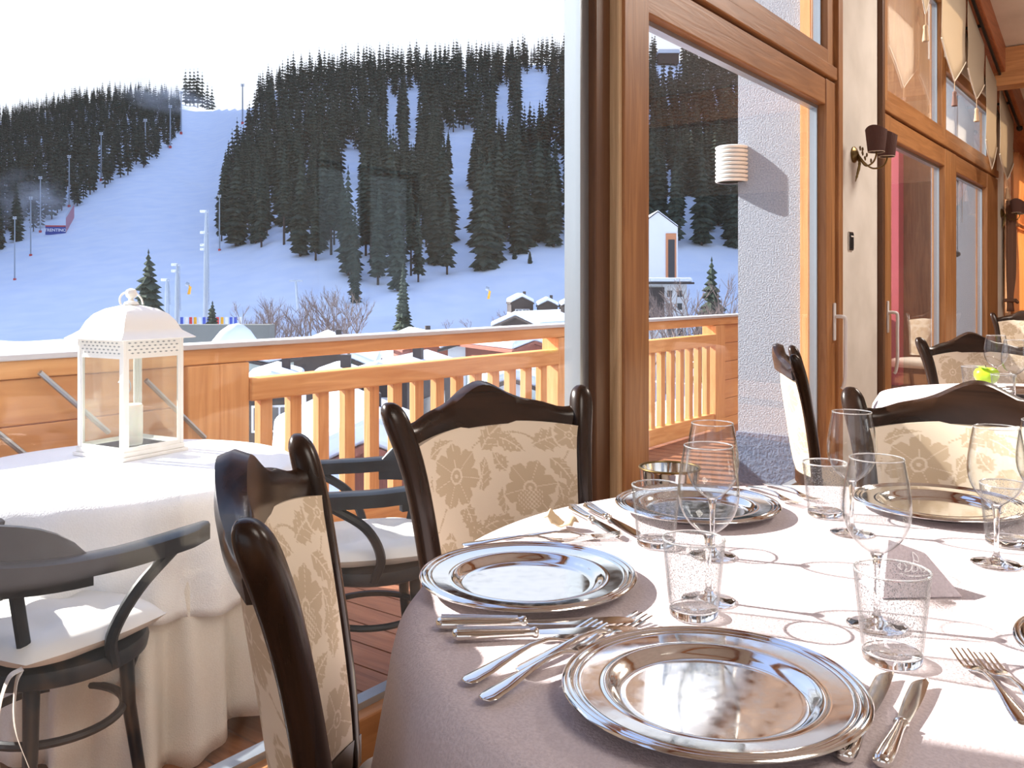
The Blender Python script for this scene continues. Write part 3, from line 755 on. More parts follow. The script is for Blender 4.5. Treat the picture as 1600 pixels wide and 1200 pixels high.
# long apartment block
d = 112; q = gp(1030, d); zt = CAMZ+(HZ-434)/F*d; w = 100/F*d; t_ = thing('apartment_block', 'long white apartment block with dark balconies and a snowy roof, behind the glass door', 'building', (q.x, q.y, q.z-1), cdir(1,0)+.06)
h = zt-q.z+1
MB().box((-w/2-3,0,0),(w/2-.5,9,h-.8)).build('wall', WHW, t_)
MB().box((-w/2-4,-1,h-.8),(w/2+.2,10,h-.55)).build('roof', DKW, t_); MB().box((-w/2-4,-.9,h-.55),(w/2,9.9,h)).build('roof_snow', SNOW, t_, bevel=.2)
MB().box((-1.9,-.3,h-5.6),(.6,.02,h-1.2)).build('balcony_bay', DKW, t_)
for zz in (h-2.4,h-4.0,h-5.6,h-7.2):
    for xx in (-4.2,-3.2,1.3,2.6): 
        o = MB().box((xx-.3,-.06,zz),(xx+.3,.02,zz+.8)).build('window', WINM, t_)
    b = MB().box((-w/2-3,-.9,zz-.1),(-4.6,.0,zz)).box((-w/2-3,-.95,zz-.1),(-4.6,-.88,zz+.6)).build('balcony', DKW, t_)
# hilltop house
d = 620; q = gp(1045, d); t_ = thing('hilltop_house', 'small snow-roofed house in the clearing near the top of the mountain', 'house', (q.x,q.y,CAMZ+(HZ-92)/F*d), cdir(1,0))
MB().box((-7,0,-3),(7,8,4)).build('wall', DKW, t_); MB().prism([(-8,3.9),(8,3.9),(7,6.5),(-7,6.5)], 'y', -1, 9).build('roof_snow', SNOW, t_)
# snow mounds near
def mound(px, d, ytop, rx, ry, lab, name='snow_mound'):
    q = gp(px, d); zt = CAMZ+(HZ-ytop)/F*d; h = zt-q.z; m = MB(); rr = random.Random(px)
    rings = []
    for i in range(9):
        a = i/8*PI/2; rings.append([(rx*math.cos(a)*math.cos(b)*(1+.12*math.sin(3*b+px)), ry*math.cos(a)*math.sin(b)*(1+.1*math.sin(2*b+1)), h*math.sin(a)-.3) for b in np.linspace(0,2*PI,25)[:-1]])
    m.loft(rings); o = m.build(name, SNOW, smooth=True, angle=80); o.location = q; tag(o, lab, 'snow')
mound(370, 84, 500, 4.0, 2.4, 'thick snow mound heaped on a hut beyond the railing, left of the leafless trees')
mound(445, 20, 668, 2.3, 2.0, 'smooth mound of deep snow behind the left balusters below')
mound(345, 17, 705, 1.5, 1.5, 'small snow heap below the balcony beside the wide railing post')
q = cw((330-800)/F*92, 92, 0); HUT = MB().box((-6,0,-6),(6,2,1.2)).build('retaining_wall', mat('concrete', (.13,.14,.135), .9)); HUT.location = (q.x, q.y, CAMZ+(HZ-512)/F*92-.9); HUT.rotation_euler = (0,0,cdir(1,0))
tag(HUT, 'long grey retaining wall behind the snow mound, just above the railing', 'wall')

# ---- artificial snow mist drifting from the snow guns
MIST = bpy.data.materials.new('snow_mist'); t = nt(MIST); MATS['snow_mist'] = MIST
vo = t.nodes.new('ShaderNodeVolumeScatter'); vo.inputs['Color'].default_value = (.95,.97,1,1)
tc = t.nodes.new('ShaderNodeTexCoord'); n = t.nodes.new('ShaderNodeTexNoise'); n.inputs['Scale'].default_value = 2.2; n.inputs['Detail'].default_value = 4
ln_ = t.nodes.new('ShaderNodeVectorMath'); ln_.operation = 'LENGTH'; mr = t.nodes.new('ShaderNodeMapRange'); mr.inputs[1].default_value = 1.0; mr.inputs[2].default_value = .2; mr.inputs[3].default_value = 0; mr.inputs[4].default_value = 1
nr = t.nodes.new('ShaderNodeMapRange'); nr.inputs[1].default_value = .42; nr.inputs[2].default_value = .68
mu = t.nodes.new('ShaderNodeMath'); mu.operation = 'MULTIPLY'; m3 = t.nodes.new('ShaderNodeMath'); m3.operation = 'MULTIPLY'; m3.inputs[1].default_value = .06
o_ = t.nodes.new('ShaderNodeOutputMaterial')
t.links.new(tc.outputs['Object'], n.inputs['Vector']); t.links.new(tc.outputs['Object'], ln_.inputs[0]); t.links.new(ln_.outputs['Value'], mr.inputs[0]); t.links.new(n.outputs['Fac'], nr.inputs[0])
t.links.new(mr.outputs[0], mu.inputs[0]); t.links.new(nr.outputs[0], mu.inputs[1]); t.links.new(mu.outputs[0], m3.inputs[0]); t.links.new(m3.outputs[0], vo.inputs['Density']); t.links.new(vo.outputs[0], o_.inputs['Volume'])
def mist(px, py, d, rx, ry, tilt, lab):
    w = d/F; m = MB(); m.sphere((0,0,0), 1, 20); o = m.build('snow_mist', MIST, smooth=True)
    q = ad(px, py, d); o.location = q; o.scale = (rx*w, 14, ry*w); o.rotation_euler = (0, math.radians(tilt), cdir(1,0)); tag(o, lab, 'mist', kind='stuff')
mist(255, 150, 640, 95, 30, 12, 'white snow mist drifting over the top of the left wood')
mist(45, 315, 300, 75, 55, 10, 'thin snow mist over the lower left wood')
mist(175, 345, 300, 50, 18, 16, 'snow plume blowing across the middle of the piste')
mist(300, 288, 400, 38, 10, 20, 'bright snow jet on the upper piste beside the right wood')
# ================================================================== DINING CHAIR
# local frame: origin on the floor under the seat centre, front = +x, width along y
def xb(z):                       # backwards offset of the back posts
    return -.19-.04*max(0, (z-.45))-.10*max(0, (z-.45))**1.6*1.6
def hw(z):                       # half distance between post centres
    return .195+.05*max(0, min(1, (z-.42)/.5))**1.1
BUL = .060
def bulge(u): return -BUL*(1-u*u)
def damask_field(nu, nv):
    u, v = np.meshgrid(np.linspace(-1,1,nu), np.linspace(0,1,nv)); X = u*.235; Y = v*.46
    F_ = np.zeros_like(X)
    def flower(cx, cy, r, n, ph):
        nonlocal F_
        dx, dy = X-cx, Y-cy; R = np.hypot(dx, dy); A = np.arctan2(dy, dx)+ph
        edge = r*(.70+.30*np.abs(np.cos(A*n/2))**.6+.03*np.cos(A*n*3))
        pet = (R < edge) & (np.abs(np.sin(A*n/2))*R > .0028) & (R > r*.26)
        core = (R < r*.19) & (R > r*.07)
        F_ = np.where(R < r*1.08, 0, F_); F_ = np.maximum(F_, (pet | core))
    def leaf(cx, cy, L, w, a, serr=5):
        nonlocal F_
        dx, dy = X-cx, Y-cy; p = dx*math.cos(a)+dy*math.sin(a); q = -dx*math.sin(a)+dy*math.cos(a)
        t_ = np.clip(p/L, 0, 1); ww = w*np.sin(PI*t_**.75)*(1-.28*np.abs(np.sin(t_*PI*serr)))
        lf = (p > 0) & (p < L) & (np.abs(q) < ww) & (np.abs(q-.004*np.sin(t_*4)) > .0016) & (np.abs(np.sin((p-np.abs(q)*.9)*PI/.02)) > .16)
        F_ = np.maximum(F_, lf)
    def vine(pts, w):
        nonlocal F_
        P = catmull([(a, b, 0) for a, b in pts], 14)
        D = np.full_like(X, 9.)
        for p in P: D = np.minimum(D, np.hypot(X-p.x, Y-p.y))
        F_ = np.maximum(F_, D < w)
    rot = [(-.13,.36,.0),(.10,.30,.6),(-.02,.12,.3),(.17,.08,1.)]
    vine([(-.21,.02),(-.12,.09),(-.02,.12),(.06,.19),(.10,.30),(.19,.36),(.22,.44)], .0028)
    vine([(-.22,.24),(-.17,.30),(-.13,.36),(-.03,.42),(.08,.43),(.15,.39)], .0028)
    vine([(-.02,.12),(-.09,.18),(-.13,.26),(-.13,.33)], .0025)
    for (cx, cy, L, w, a) in ((-.12,.28,.085,.022,-1.2),(-.11,.22,.08,.022,-.6),(-.18,.22,.075,.02,-1.9),(-.03,.40,.08,.024,.7),(.02,.42,.07,.02,-.5),
        (.12,.40,.09,.026,.35),(.16,.36,.075,.02,-.8),(.17,.30,.07,.02,-1.3),(.0,.22,.075,.024,-.9),(.03,.24,.06,.018,.9),(-.2,.42,.07,.02,.2),(-.17,.10,.075,.022,.6),
        (-.19,.05,.06,.018,-.4),(.05,.08,.07,.02,-.2),(.08,.16,.075,.022,.4),(.18,.18,.06,.02,1.3),(.20,.26,.06,.018,1.2),(-.06,.02,.07,.02,.3),(-.21,.34,.05,.016,1.2),(.10,.02,.07,.02,.2),(-.05,.30,.07,.022,1.3),(-.06,.20,.07,.022,.2),(.20,.14,.06,.02,-.6),(-.13,.14,.07,.022,-.2),(.02,.29,.06,.02,-1.6),(.16,.23,.06,.02,.2),(-.22,.12,.05,.018,.4),(-.08,.07,.06,.02,2.4),(.03,.34,.05,.018,2.2)):
        leaf(cx-.1*L*math.cos(a), cy-.1*L*math.sin(a), L*1.25, w*1.3, a)
    flower(-.13,.35,.078,7,.3)
    # pomegranate-like bloom with scales
    flower(.095,.285,.074,6,.9); flower(-.02,.11,.066,6,.1); flower(.17,.07,.06,5,.5); flower(-.2,.17,.04,5,.5); flower(.21,.43,.04,5,0)
    dx, dy = X-.095, Y-.27; sc_ = (np.hypot(dx/1.3, dy+.01) < .03) & (dy < .01)
    F_ = np.where(sc_, (np.sin(dx*PI/.006)*np.sin((dy)*PI/.006) > -.25), F_)
    return F_.astype(float)
NU, NV = 150, 230
FIELD = damask_field(NU, NV)
ZB0, ZB1 = .50, .895
def crest_bot(u): return .868+.022*(1-u*u)
def back_panel(side):            # side +1 front, -1 rear
    vs = []; 
    for j in range(NV):
        for i in range(NU):
            u = -1+2*i/(NU-1); v = j/(NV-1); z = ZB0+v*(crest_bot(u)+.006-ZB0)
            w = hw(z)-.014; pf = .014*(1-u**4)*(1-(2*v-1)**4)
            vs.append((xb(z)+bulge(u)+side*(.012+pf), u*w, z))
    fs = [(j*NU+i, j*NU+i+1, (j+1)*NU+i+1, (j+1)*NU+i) for j in range(NV-1) for i in range(NU-1)]
    if side > 0: fs = [f[::-1] for f in fs]
    return vs, fs
def make_chair():
    t_ = thing('dining_chair', 'x', 'chair')
    # backrest upholstery (front + rear skin joined around the rim)
    va, fa = back_panel(1); vb_, fb = back_panel(-1); m = MB(); m.add(va, fa); m.add(vb_, fb)
    nn = NU*NV; ring = [i for i in range(NU)]+[j*NU+NU-1 for j in range(1,NV)]+[(NV-1)*NU+i for i in range(NU-2,-1,-1)]+[j*NU for j in range(NV-2,0,-1)]
    m.f += [(ring[k], ring[(k+1) % len(ring)], nn+ring[(k+1) % len(ring)], nn+ring[k]) for k in range(len(ring))]; m.mi += [0]*len(ring)
    o = m.build('backrest', DAM, t_, smooth=True, angle=60)
    at = o.data.attributes.new('motif', 'FLOAT', 'POINT'); at.data.foreach_set('value', np.concatenate([FIELD.ravel(), FIELD.ravel()]))
    # posts = rear legs sweeping up into the scrolled ears
    for s in (-1, 1):
        m = MB(); rings = []
        zs = [0,.12,.25,.42,.55,.68,.78,.85,.895,.925,.945,.958,.966]
        for z in zs:
            x = (-.19-.10*max(0,(.42-z)/.42)**1.3) if z < .45 else xb(z)
            y = s*hw(z); fl = max(0, (z-.80)/.16); y += s*.026*fl**1.5; x -= .012*fl**1.6
            dxr = .014+.004*min(1,z/.5); dyr = .017+.008*min(1,z/.5)
            if z > .8: dxr += .003*math.sin(min(1,fl)*PI*.75); dyr += .004*math.sin(min(1,fl)*PI*.7)
            if z > .94:
                k = {.945:.93,.958:.68,.966:.30}[z]; dxr *= k; dyr *= k
            dxr *= 1.15
            rings.append([(x+dxr*math.copysign(abs(math.cos(a))**.75, math.cos(a)), y+dyr*math.copysign(abs(math.sin(a))**.75, math.sin(a)), z) for a in np.linspace(0,2*PI,17)[:-1]])
        m.loft(rings); m.build('back_post', WALNUT, t_, smooth=True, angle=50, sub=1)
    # crest rail with central hump
    m = MB(); rings = []
    for i in range(33):
        u = -1+2*i/32; zb = crest_bot(u); top = .925+.050*math.exp(-(u/.33)**2)+.014*(1-u*u)-.012*math.exp(-((abs(u)-.86)/.15)**2)
        w = hw(.92)+.004; x0 = xb(.92)+bulge(u)-.004; lean = -.03
        th = .020+.006*math.exp(-(u/.4)**2)
        sec = [(th,zb),(th*1.05,(zb+top)/2),(th*.8,top-.008),(0,top),(-th*.8,top-.008),(-th*1.05,(zb+top)/2),(-th,zb)]
        rings.append([(x0+a+lean*((z-zb)/.1)*.5, u*w, z) for a, z in sec])
    m.loft(rings); m.build('crest_rail', WALX, t_, smooth=True, angle=50)
    # lower back rail
    m = MB(); rings = []
    for i in range(13):
        u = -1+2*i/12; rings.append([(xb(.48)+bulge(u)+a, u*hw(.48), z) for a, z in ((.018,.46),(.018,.505),(-.018,.505),(-.018,.46))])
    m.loft(rings); m.build('lower_rail', WALX, t_, smooth=True)
    # seat
    out = []
    for z, k in ((.40,.97),(.415,1),(.455,1),(.475,.97),(.487,.85),(.492,.5),(.493,.1)):
        out.append([(x*k if x > 0 else x*k, y*k, z) for x, y in [(.23*c if c > 0 else .19*c, (.235 if c > 0 else .21)*s_) for c, s_ in [(math.copysign(abs(math.cos(a))**.35, math.cos(a)), math.copysign(abs(math.sin(a))**.35, math.sin(a))) for a in np.linspace(0,2*PI,41)[:-1]]]])
    MB().loft(out).build('seat', mat('seat_fabric', (.66,.58,.48), .85), t_, smooth=True, angle=60)
    MB().box((-.19,-.20,.35),(.21,-.17,.405)).box((-.19,.17,.35),(.21,.20,.405)).box((.18,-.17,.35),(.21,.17,.405)).box((-.2,-.17,.35),(-.17,.17,.405)).build('seat_frame', WALX, t_, bevel=.005)
    for s in (-1, 1):
        MB().tube([(.19,s*.19,.36),(.20,s*.195,.25),(.19,s*.19,.1),(.20,s*.195,0)], [.024,.02,.015,.018], 10).build('front_leg', WALNUT, t_, smooth=True)
    return t_
chair0 = make_chair(); first = [True]
def place_chair(bx, by, fx, fy, label):
    n = math.hypot(fx, fy); fx /= n; fy /= n
    ox, oy = bx+fx*.265, by+fy*.265; w = cw(ox, oy, 0); a = cdir(fx, fy)
    if first[0]:
        chair0.location = w; chair0.rotation_euler = (0,0,a); chair0['label'] = label; first[0] = False; return chair0
    return dup(chair0, w, a, label)
C1 = place_chair(-.298, 1.19, 1, .14, 'dark wood dining chair in the left foreground, seen from the side of its upholstered back')
C2 = place_chair(-.035, 2.02, .63, -.775, 'dark wood dining chair with shaded floral beige back, standing in front of the window post')
C4 = place_chair(1.05, 2.02, -.46, -.89, 'wooden dining chair with sunlit pale floral back at the right side of the near table')
C3 = place_chair(1.11, 3.50, 1, -.30, 'dining chair seen edge-on with bright sunlit rear fabric, by the glass door')
C5 = place_chair(2.27, 4.38, -.02, -1, 'dark dining chair with floral back at the far side of the second table')
C6 = place_chair(5.08, 8.9, -.45, -1, 'dining chair at the right edge far beyond the second table')

# ================================================================== TABLES
TZ = .76
def cloth_mesh(R, top, drop, n=144, amp=.02, seed=1, wav=9, zamp=.0, droop=0):
    r = random.Random(seed); ph = [r.uniform(0,6) for _ in range(6)]; m = MB()
    rads = [0.001,.1,.2,.3,.4,.5,.6,.7,.78,.85,.91,.955,.985]
    rings = []
    def wr(x, y): return zamp*(math.sin(x*7+y*3+ph[0])*math.sin(y*9-x*2+ph[1])+.5*math.sin(x*17-y*11+ph[2]))
    for k in rads: rings.append([(R*k*math.cos(a), R*k*math.sin(a), top+wr(R*k*math.cos(a), R*k*math.sin(a))*(1 if k < .95 else .4)) for a in np.linspace(0,2*PI,n+1)[:-1]])
    for i in range(1, 15):
        q = i/14; rr = []
        for a in np.linspace(0,2*PI,n+1)[:-1]:
            f = math.sin(a*wav+ph[3])*.6+math.sin(a*(wav*1.7//1)+ph[4])*.4
            dr = drop*(1+.08*math.sin(4*a+ph[5]))
            z = top-.012*(min(1,q*8))-dr*q; rad = R+.012*min(1, q*10)+amp*f*min(1, q*1.3)**1.2+.03*q
            rr.append((rad*math.cos(a), rad*math.sin(a), z))
        rings.append(rr)
    V = [p for r_ in rings for p in r_]; k = len(rings)
    fs = [(i*n+j, (i+1)*n+j, (i+1)*n+(j+1) % n, i*n+(j+1) % n) for i in range(k-1) for j in range(n)]
    m.add(V, fs); return m
def dining_table(c, R, lab, clab, drop, mt=MAUVE, seed=1, zamp=.0016):
    t_ = thing('dining_table', lab, 'table', tuple(c))
    MB().lathe([(0,TZ-.035),(R-.01,TZ-.035),(R-.004,TZ-.02),(R-.01,TZ-.006),(0,TZ-.006)], 96).build('tabletop', WALNUT, t_, smooth=True, angle=30)
    MB().lathe([(0,0),(.05,0),(.05,.04),(.06,.3),(.045,.5),(.09,TZ-.04),(0,TZ-.04)], 24).build('pedestal', WALNUT, t_, smooth=True)
    for k in range(4):
        a = k*PI/2+.4; MB().tube([(math.cos(a)*.04,math.sin(a)*.04,.14),(math.cos(a)*.2,math.sin(a)*.2,.10),(math.cos(a)*.36,math.sin(a)*.36,.02)], [.03,.028,.02], 8).build('foot', WALNUT, t_, smooth=True)
    cl = cloth_mesh(R, TZ, drop, 192, .026, seed, 8, zamp).build('tablecloth', mt, smooth=True, angle=75, fix=False)
    s = cl.modifiers.new('solid', 'SOLIDIFY'); s.thickness = .0015; s.offset = 1
    cl.location = c; tag(cl, clab, 'tablecloth'); return cl
dining_table(cw(.62,1.25), .765, 'round pedestal dining table under the near tablecloth', 'mauve linen tablecloth on the near table, white where the sun strikes', .30, seed=3)
dining_table(cw(2.2,3.45), .74, 'round pedestal dining table under the second cloth further back', 'pale tablecloth on the second table, bright in the sun', .45, seed=5)
dining_table(cw(3.7,4.9), .7, 'round dining table at the far right end of the room', 'pale tablecloth on the furthest table at the right edge', .45, seed=8)
TZC = TZ+.0028

# ---- charger plates
def charger():
    pr = [(0,.0045),(.09,.0045),(.0965,.0046),(.099,.0052),(.104,.0095),(.109,.0140),(.1125,.0158),(.1145,.0162),(.1165,.0160),(.1175,.0156),(.119,.0156),(.121,.0157),(.1395,.0174),(.1410,.0176),(.1422,.0180),(.1432,.0190),(.1442,.0180),(.1452,.0178),(.1486,.0186),(.1496,.0198),(.1508,.0204),(.152,.0198),(.153,.0192),(.1545,.0196),(.1565,.0208),(.1585,.0200),(.160,.0178),(.158,.0155),(.145,.0140),(.120,.0112),(.113,.0108),(.105,.004),(.098,0),(0,0)]
    m = MB(); m.lathe(pr, 128); return m
chm = charger().build('charger_plate', SILV, smooth=True, angle=50)
def put(o, px, py, z=TZC, rz=0, label=None, group=None, first=False, nz=None):
    w = az(px, py, z); o2 = o if first else o.copy()
    if not first: SC.collection.objects.link(o2)
    o2.location = w; o2.rotation_euler = (0,0,rz); 
    if label: o2['label'] = label
    if group: o2['group'] = group
    return o2
tag(chm, 'x', 'plate')
put(chm, 1113, 1095, label='large silver charger plate nearest the camera at the bottom centre', first=True)
put(chm, 825, 914, rz=1, label='silver charger plate on the left rim of the near table')
put(chm, 1089, 799, rz=2, label='silver charger plate behind the bubbled tumbler by the glass door')
put(chm, 1466, 797, rz=3, label='silver charger plate in front of the sunlit chair back on the right')
put(chm, 1832, 1050, rz=3, label='silver charger plate cut by the right edge of the picture')

# ---- cutlery (local: length along +x, tip at +x end, resting at z=0)
def knife_parts():
    h = MB(); rings = []
    for x, w, t_ in ((0,.003,.003),(.002,.008,.006),(.008,.0105,.0075),(.03,.0105,.007),(.06,.0085,.0062),(.085,.0068,.0058),(.098,.0062,.0058),(.100,.0085,.007),(.104,.0085,.007),(.106,.006,.005)):
        rings.append([(x, w*math.cos(a), .0075+t_*math.sin(a)*.95) for a in np.linspace(0,2*PI,17)[:-1]])
    h.loft(rings)
    for yy in (-.0045,0,.0045): h.tube([(.006,yy*1.2,.0145),(.03,yy*1.1,.0142),(.06,yy*.85,.0132),(.095,yy*.6,.0128)], .0011, 6)
    b = MB(); rings = []
    for i in range(22):
        q = i/21; x = .105+q*.135; yt = .0055+.0045*math.sin(min(1,q*1.5)*PI/2); 
        if q > .80: yt -= (.0145)*((q-.80)/.20)**1.8
        yb = -.0068-.0025*math.sin(q*PI)
        yt = max(yt, yb+.0012)
        rings.append([(x,yb,.0072),(x,yb*.2+yt*.8,.0088),(x,yt,.0086),(x,yt,.0068),(x,yb*.2+yt*.8,.0062)])
    b.loft(rings); return h, b
def fork_parts():
    m = MB(); rings = []
    for x, w, z, t_ in ((0,.002,.004,.001),(.002,.0075,.004,.0016),(.010,.0105,.0045,.002),(.03,.0095,.0065,.0018),(.06,.0060,.0105,.0018),(.09,.0036,.0135,.002),(.115,.0032,.0125,.0022),(.128,.0045,.0095,.002),(.136,.010,.0072,.0014),(.146,.0122,.0055,.0012),(.156,.0126,.0045,.0012)):
        rings.append([(x, w*math.cos(a), z+t_*math.sin(a)) for a in np.linspace(0,2*PI,13)[:-1]])
    m.loft(rings)
    tn = []
    for k in range(4):
        y = -.0106+k*.00707; t2 = MB(); rg = []
        for q in np.linspace(0,1,9):
            x = .152+q*.05; z = .0045+.0045*math.sin(q*PI*.5)**2-.0012*math.sin(q*PI); w = .0018*(1-.45*q)
            rg.append([(x,y-w,z-.0009),(x,y+w,z-.0009),(x,y+w,z+.0009),(x,y-w,z+.0009)])
        t2.loft(rg); tn.append(t2)
    return m, tn
def mk_knife():
    t_ = thing('knife', 'x', 'knife'); h, b = knife_parts()
    h.build('handle', CUTL, t_, smooth=True, angle=60); b.build('blade', CUTL, t_, smooth=True, angle=30); return t_
def mk_fork():
    t_ = thing('fork', 'x', 'fork'); m, tn = fork_parts(); m.build('handle', CUTL, t_, smooth=True, angle=60)
    for q in tn: q.build('tine', CUTL, t_, smooth=True, angle=60)
    return t_
kn0 = mk_knife(); fk0 = mk_fork(); used = set()
def lay(proto, p0, p1, label, z=TZC, group=None, tilt=0):
    a = az(*p0, z); b = az(*p1, z+.006); d = b-a; L = .24 if proto is kn0 else .202
    sc = max(.9, min(1.16, d.length/L))
    r = math.atan2(d.y, d.x)
    if proto.name in used: o = dup(proto, a, r, label, group)
    else:
        o = proto; o.location = a; o.rotation_euler = (0,0,r); o['label'] = label; used.add(proto.name)
        if group: o['group'] = group
    o.scale = (sc,sc,sc); o.rotation_euler = (0, -tilt, r); return o
lay(kn0, (681,983), (1003,972), 'knife lying just below the left charger, the upper of the two')
lay(kn0, (706,1001), (1010,985), 'knife lying below the left charger, the lower of the two')
lay(fk0, (726,1072), (955,968), 'fork left of the large charger, its handle end furthest left')
lay(fk0, (810,1056), (1039,951), 'fork left of the large charger, reaching furthest up to the right', z=TZC+.001)
lay(fk0, (754,1100), (985,978), 'fork left of the large charger, its handle end lowest', z=TZC+.001)
lay(kn0, (1318,1196), (1388,1050), 'knife immediately right of the large charger')
lay(kn0, (1376,1205), (1438,1072), 'outer knife to the right of the large charger')
lay(fk0, (1606,1140), (1500,1018), 'left fork of the pair at the lower right edge')
lay(fk0, (1655,1150), (1558,1046), 'right fork of the pair at the lower right edge')
lay(fk0, (722,855), (925,842), 'fork behind the left charger, its handle at the table rim')
lay(fk0, (782,846), (972,836), 'fork behind the left charger, overlapping beyond the first')
lay(kn0, (893,798), (972,840), 'knife beside the crumpled tan napkin, the left one')
lay(kn0, (916,795), (1002,840), 'knife between the napkin and the bubbled tumbler, the right one')
lay(fk0, (1168,762), (1250,788), 'fork right of the charger by the glass door, the near one')
lay(fk0, (1195,758), (1262,776), 'fork right of the charger by the glass door, the far one')

# ---- glasses
RIMG = mat('glass_rim', (.93,.95,.96), .05, 0, .6, Transmission_Weight=.85, IOR=1.45)
def wine_glass():
    t_ = thing('wine_glass', 'x', 'glass')
    zb = .095
    bowl = [(.004,zb-.006),(.010,zb),(.021,zb+.008),(.032,zb+.02),(.0395,zb+.036),(.0425,zb+.054),(.0418,zb+.072),(.0392,zb+.092),(.0360,zb+.110),(.0338,zb+.122)]
    bw = catmull([(r, 0, z) for r, z in bowl], 4); pr = [(p.x, p.z) for p in bw]
    pi_ = [(max(r-.0009, .0005), z) for r, z in pr if z > zb+.001][::-1]
    MB().lathe(pr+[(pr[-1][0]-.0002, pr[-1][1]+.0007)]+pi_+[(.0005, zb+.0025)], 64).build('bowl', WINE, t_, smooth=True, angle=80)
    m = MB(); m.lathe([(.0335+.0008*math.cos(a), zb+.1225+.0008*math.sin(a)) for a in np.linspace(0,2*PI,9)], 64); m.build('rim', RIMG, t_, smooth=True)
    MB().lathe([(0,zb-.0005),(.0085,zb-.0015),(.006,zb-.008),(.0042,zb-.022),(.0036,zb-.05),(.0042,.018),(.0075,.009),(.014,.0058),(.025,.0036),(.036,.0022),(.0375,.0012),(.036,.0),(0,0)], 48).build('stem', SOLIDG, t_, smooth=True, angle=60)
    return t_
def tumbler(H=.103, R=.0415, r=.032):
    t_ = thing('tumbler', 'x', 'glass')
    MB().lathe([(r+.0006,.012),(R,H-.001),(R-.0006,H),(R-.0018,H-.0006),(R-.002,H-.002),(r-.0012,.0125)], 64).build('wall', TUMB, t_, smooth=True, angle=60)
    m = MB(); m.lathe([(R-.001+.0014*math.cos(a), H+.0014*math.sin(a)) for a in np.linspace(0,2*PI,9)], 64); m.build('rim', RIMG, t_, smooth=True)
    MB().lathe([(0,.0118),(r-.001,.0118),(r+.0004,.0105),(r,.003),(r-.003,0),(0,.0015)], 64).build('base', SOLIDG, t_, smooth=True, angle=60)
    return t_
wg0 = wine_glass(); tb0 = tumbler()
def stand(proto, px, py, label, z=TZC, sc=1.0, group=None):
    w = az(px, py, z)
    if proto.name in used: o = dup(proto, w, random.random()*6, label, group)
    else: o = proto; o.location = w; o['label'] = label; used.add(proto.name)
    o.scale = (sc,sc,sc); return o
stand(wg0, 1107, 938, 'wine glass in the middle of the table, in front of the door-side charger')
stand(wg0, 1113, 868, 'wine glass directly behind the middle one, nearly hidden by it')
stand(wg0, 1370, 977, 'large wine glass behind the nearest right tumbler')
stand(wg0, 1331, 833, 'wine glass in front of the left ear of the sunlit chair')
stand(wg0, 1557, 881, 'wine glass with a visible foot near the right edge of the picture')
stand(wg0, 1632, 860, 'wine glass cut off by the right edge of the picture')
stand(tb0, 1025, 852, 'bubbled tumbler nearest the floral chair, left of the middle wine glass', sc=1.0)
stand(tb0, 1084, 962, 'bubbled tumbler in front of the middle wine glass')
stand(tb0, 1289, 806, 'bubbled tumbler left of the sunlit chair, by the glass door')
stand(tb0, 1394, 1033, 'bubbled tumbler nearest the camera, above the two right-hand knives', sc=1.04)
stand(tb0, 1572, 850, 'bubbled tumbler behind the wine glass near the right edge')
# second table
for a in ((1519,612,'tumbler on the second table, left of the green apple'),(1567,629,'tumbler on the second table, right of the white vase')): stand(tb0, a[0], a[1], a[2], sc=1.05)
for a in ((1556,611,'wine glass on the second table behind the apple'),(1585,627,'wine glass on the second table beside the tumbler at the right edge')): stand(wg0, a[0], a[1], a[2], sc=1.1)
chf = put(chm, 1600, 617, rz=3, label='silver charger plate on the second table at the right edge')

# apple in a white cup
w = az(1541, 622, TZC)
MB().lathe([(0,0),(.022,0),(.026,.05),(.027,.054),(.024,.052),(.02,.006),(0,.006)], 32).build('white_cup', WHITEP, smooth=True)
c_ = bpy.data.objects['white_cup']; c_.location = w; tag(c_, 'small white cup holding the green apple on the second table', 'cup')
ap = thing('green_apple', 'bright green apple sitting in the small white cup', 'apple', (w.x, w.y, w.z+.052))
m = MB(); rg = []
for z, r in ((.0,.008),(.004,.022),(.016,.037),(.032,.045),(.05,.046),(.064,.038),(.07,.024),(.068,.01),(.062,.002)):
    rg.append([(r*(1+.05*math.cos(5*a))*math.cos(a), r*(1+.05*math.cos(5*a))*math.sin(a), z) for a in np.linspace(0,2*PI,31)[:-1]])
m.loft(rg); m.build('fruit', mat('apple_green', (.42,.66,.03), .3), ap, smooth=True)
MB().tube([(0,0,.06),(.002,.003,.08)], .0015, 6).build('stalk', BARK, ap)
m = MB(); m.loft([[(-.02,.02,.072),(-.05,.03,.08),(-.02,.022,.074)],[(-.02,.0,.075),(-.055,-.01,.07),(-.02,.002,.078)]]); m.build('leaf', mat('leaf_green', (.35,.6,.1), .5), ap)

# ---- standing mauve napkin with white embroidery
w = az(1420, 923, TZC); w2 = az(1408, 921, TZC)
r0 = cdir(1, .25); M = Matrix.Translation(w) @ Matrix.Rotation(r0, 4, 'Z')
nk = thing('folded_napkin', 'standing folded mauve napkin with white embroidered crest, behind the nearest right tumbler', 'napkin', tuple(w), r0)
m = MB()
V = [(-.06,-.02,0),(.055,-.045,0),(.075,.02,.0),(-.05,.05,0),(-.028,.01,.076),(.028,.002,.054)]
m.add(V, [(0,1,5,4),(1,2,5),(2,3,4,5),(3,0,4),(0,3,2,1)])
o = m.build('folded_cloth', MAUVEN, nk); o.modifiers.new('b', 'BEVEL').width = .002
def onface(u, v, off=.0008):
    a, b, c, d = [Vector(V[i]) for i in (0,1,5,4)]
    p = (a*(1-u)+b*u)*(1-v)+(d*(1-u)+c*u)*v; n = (b-a).cross(d-a).normalized(); return p+n*off
m = MB()
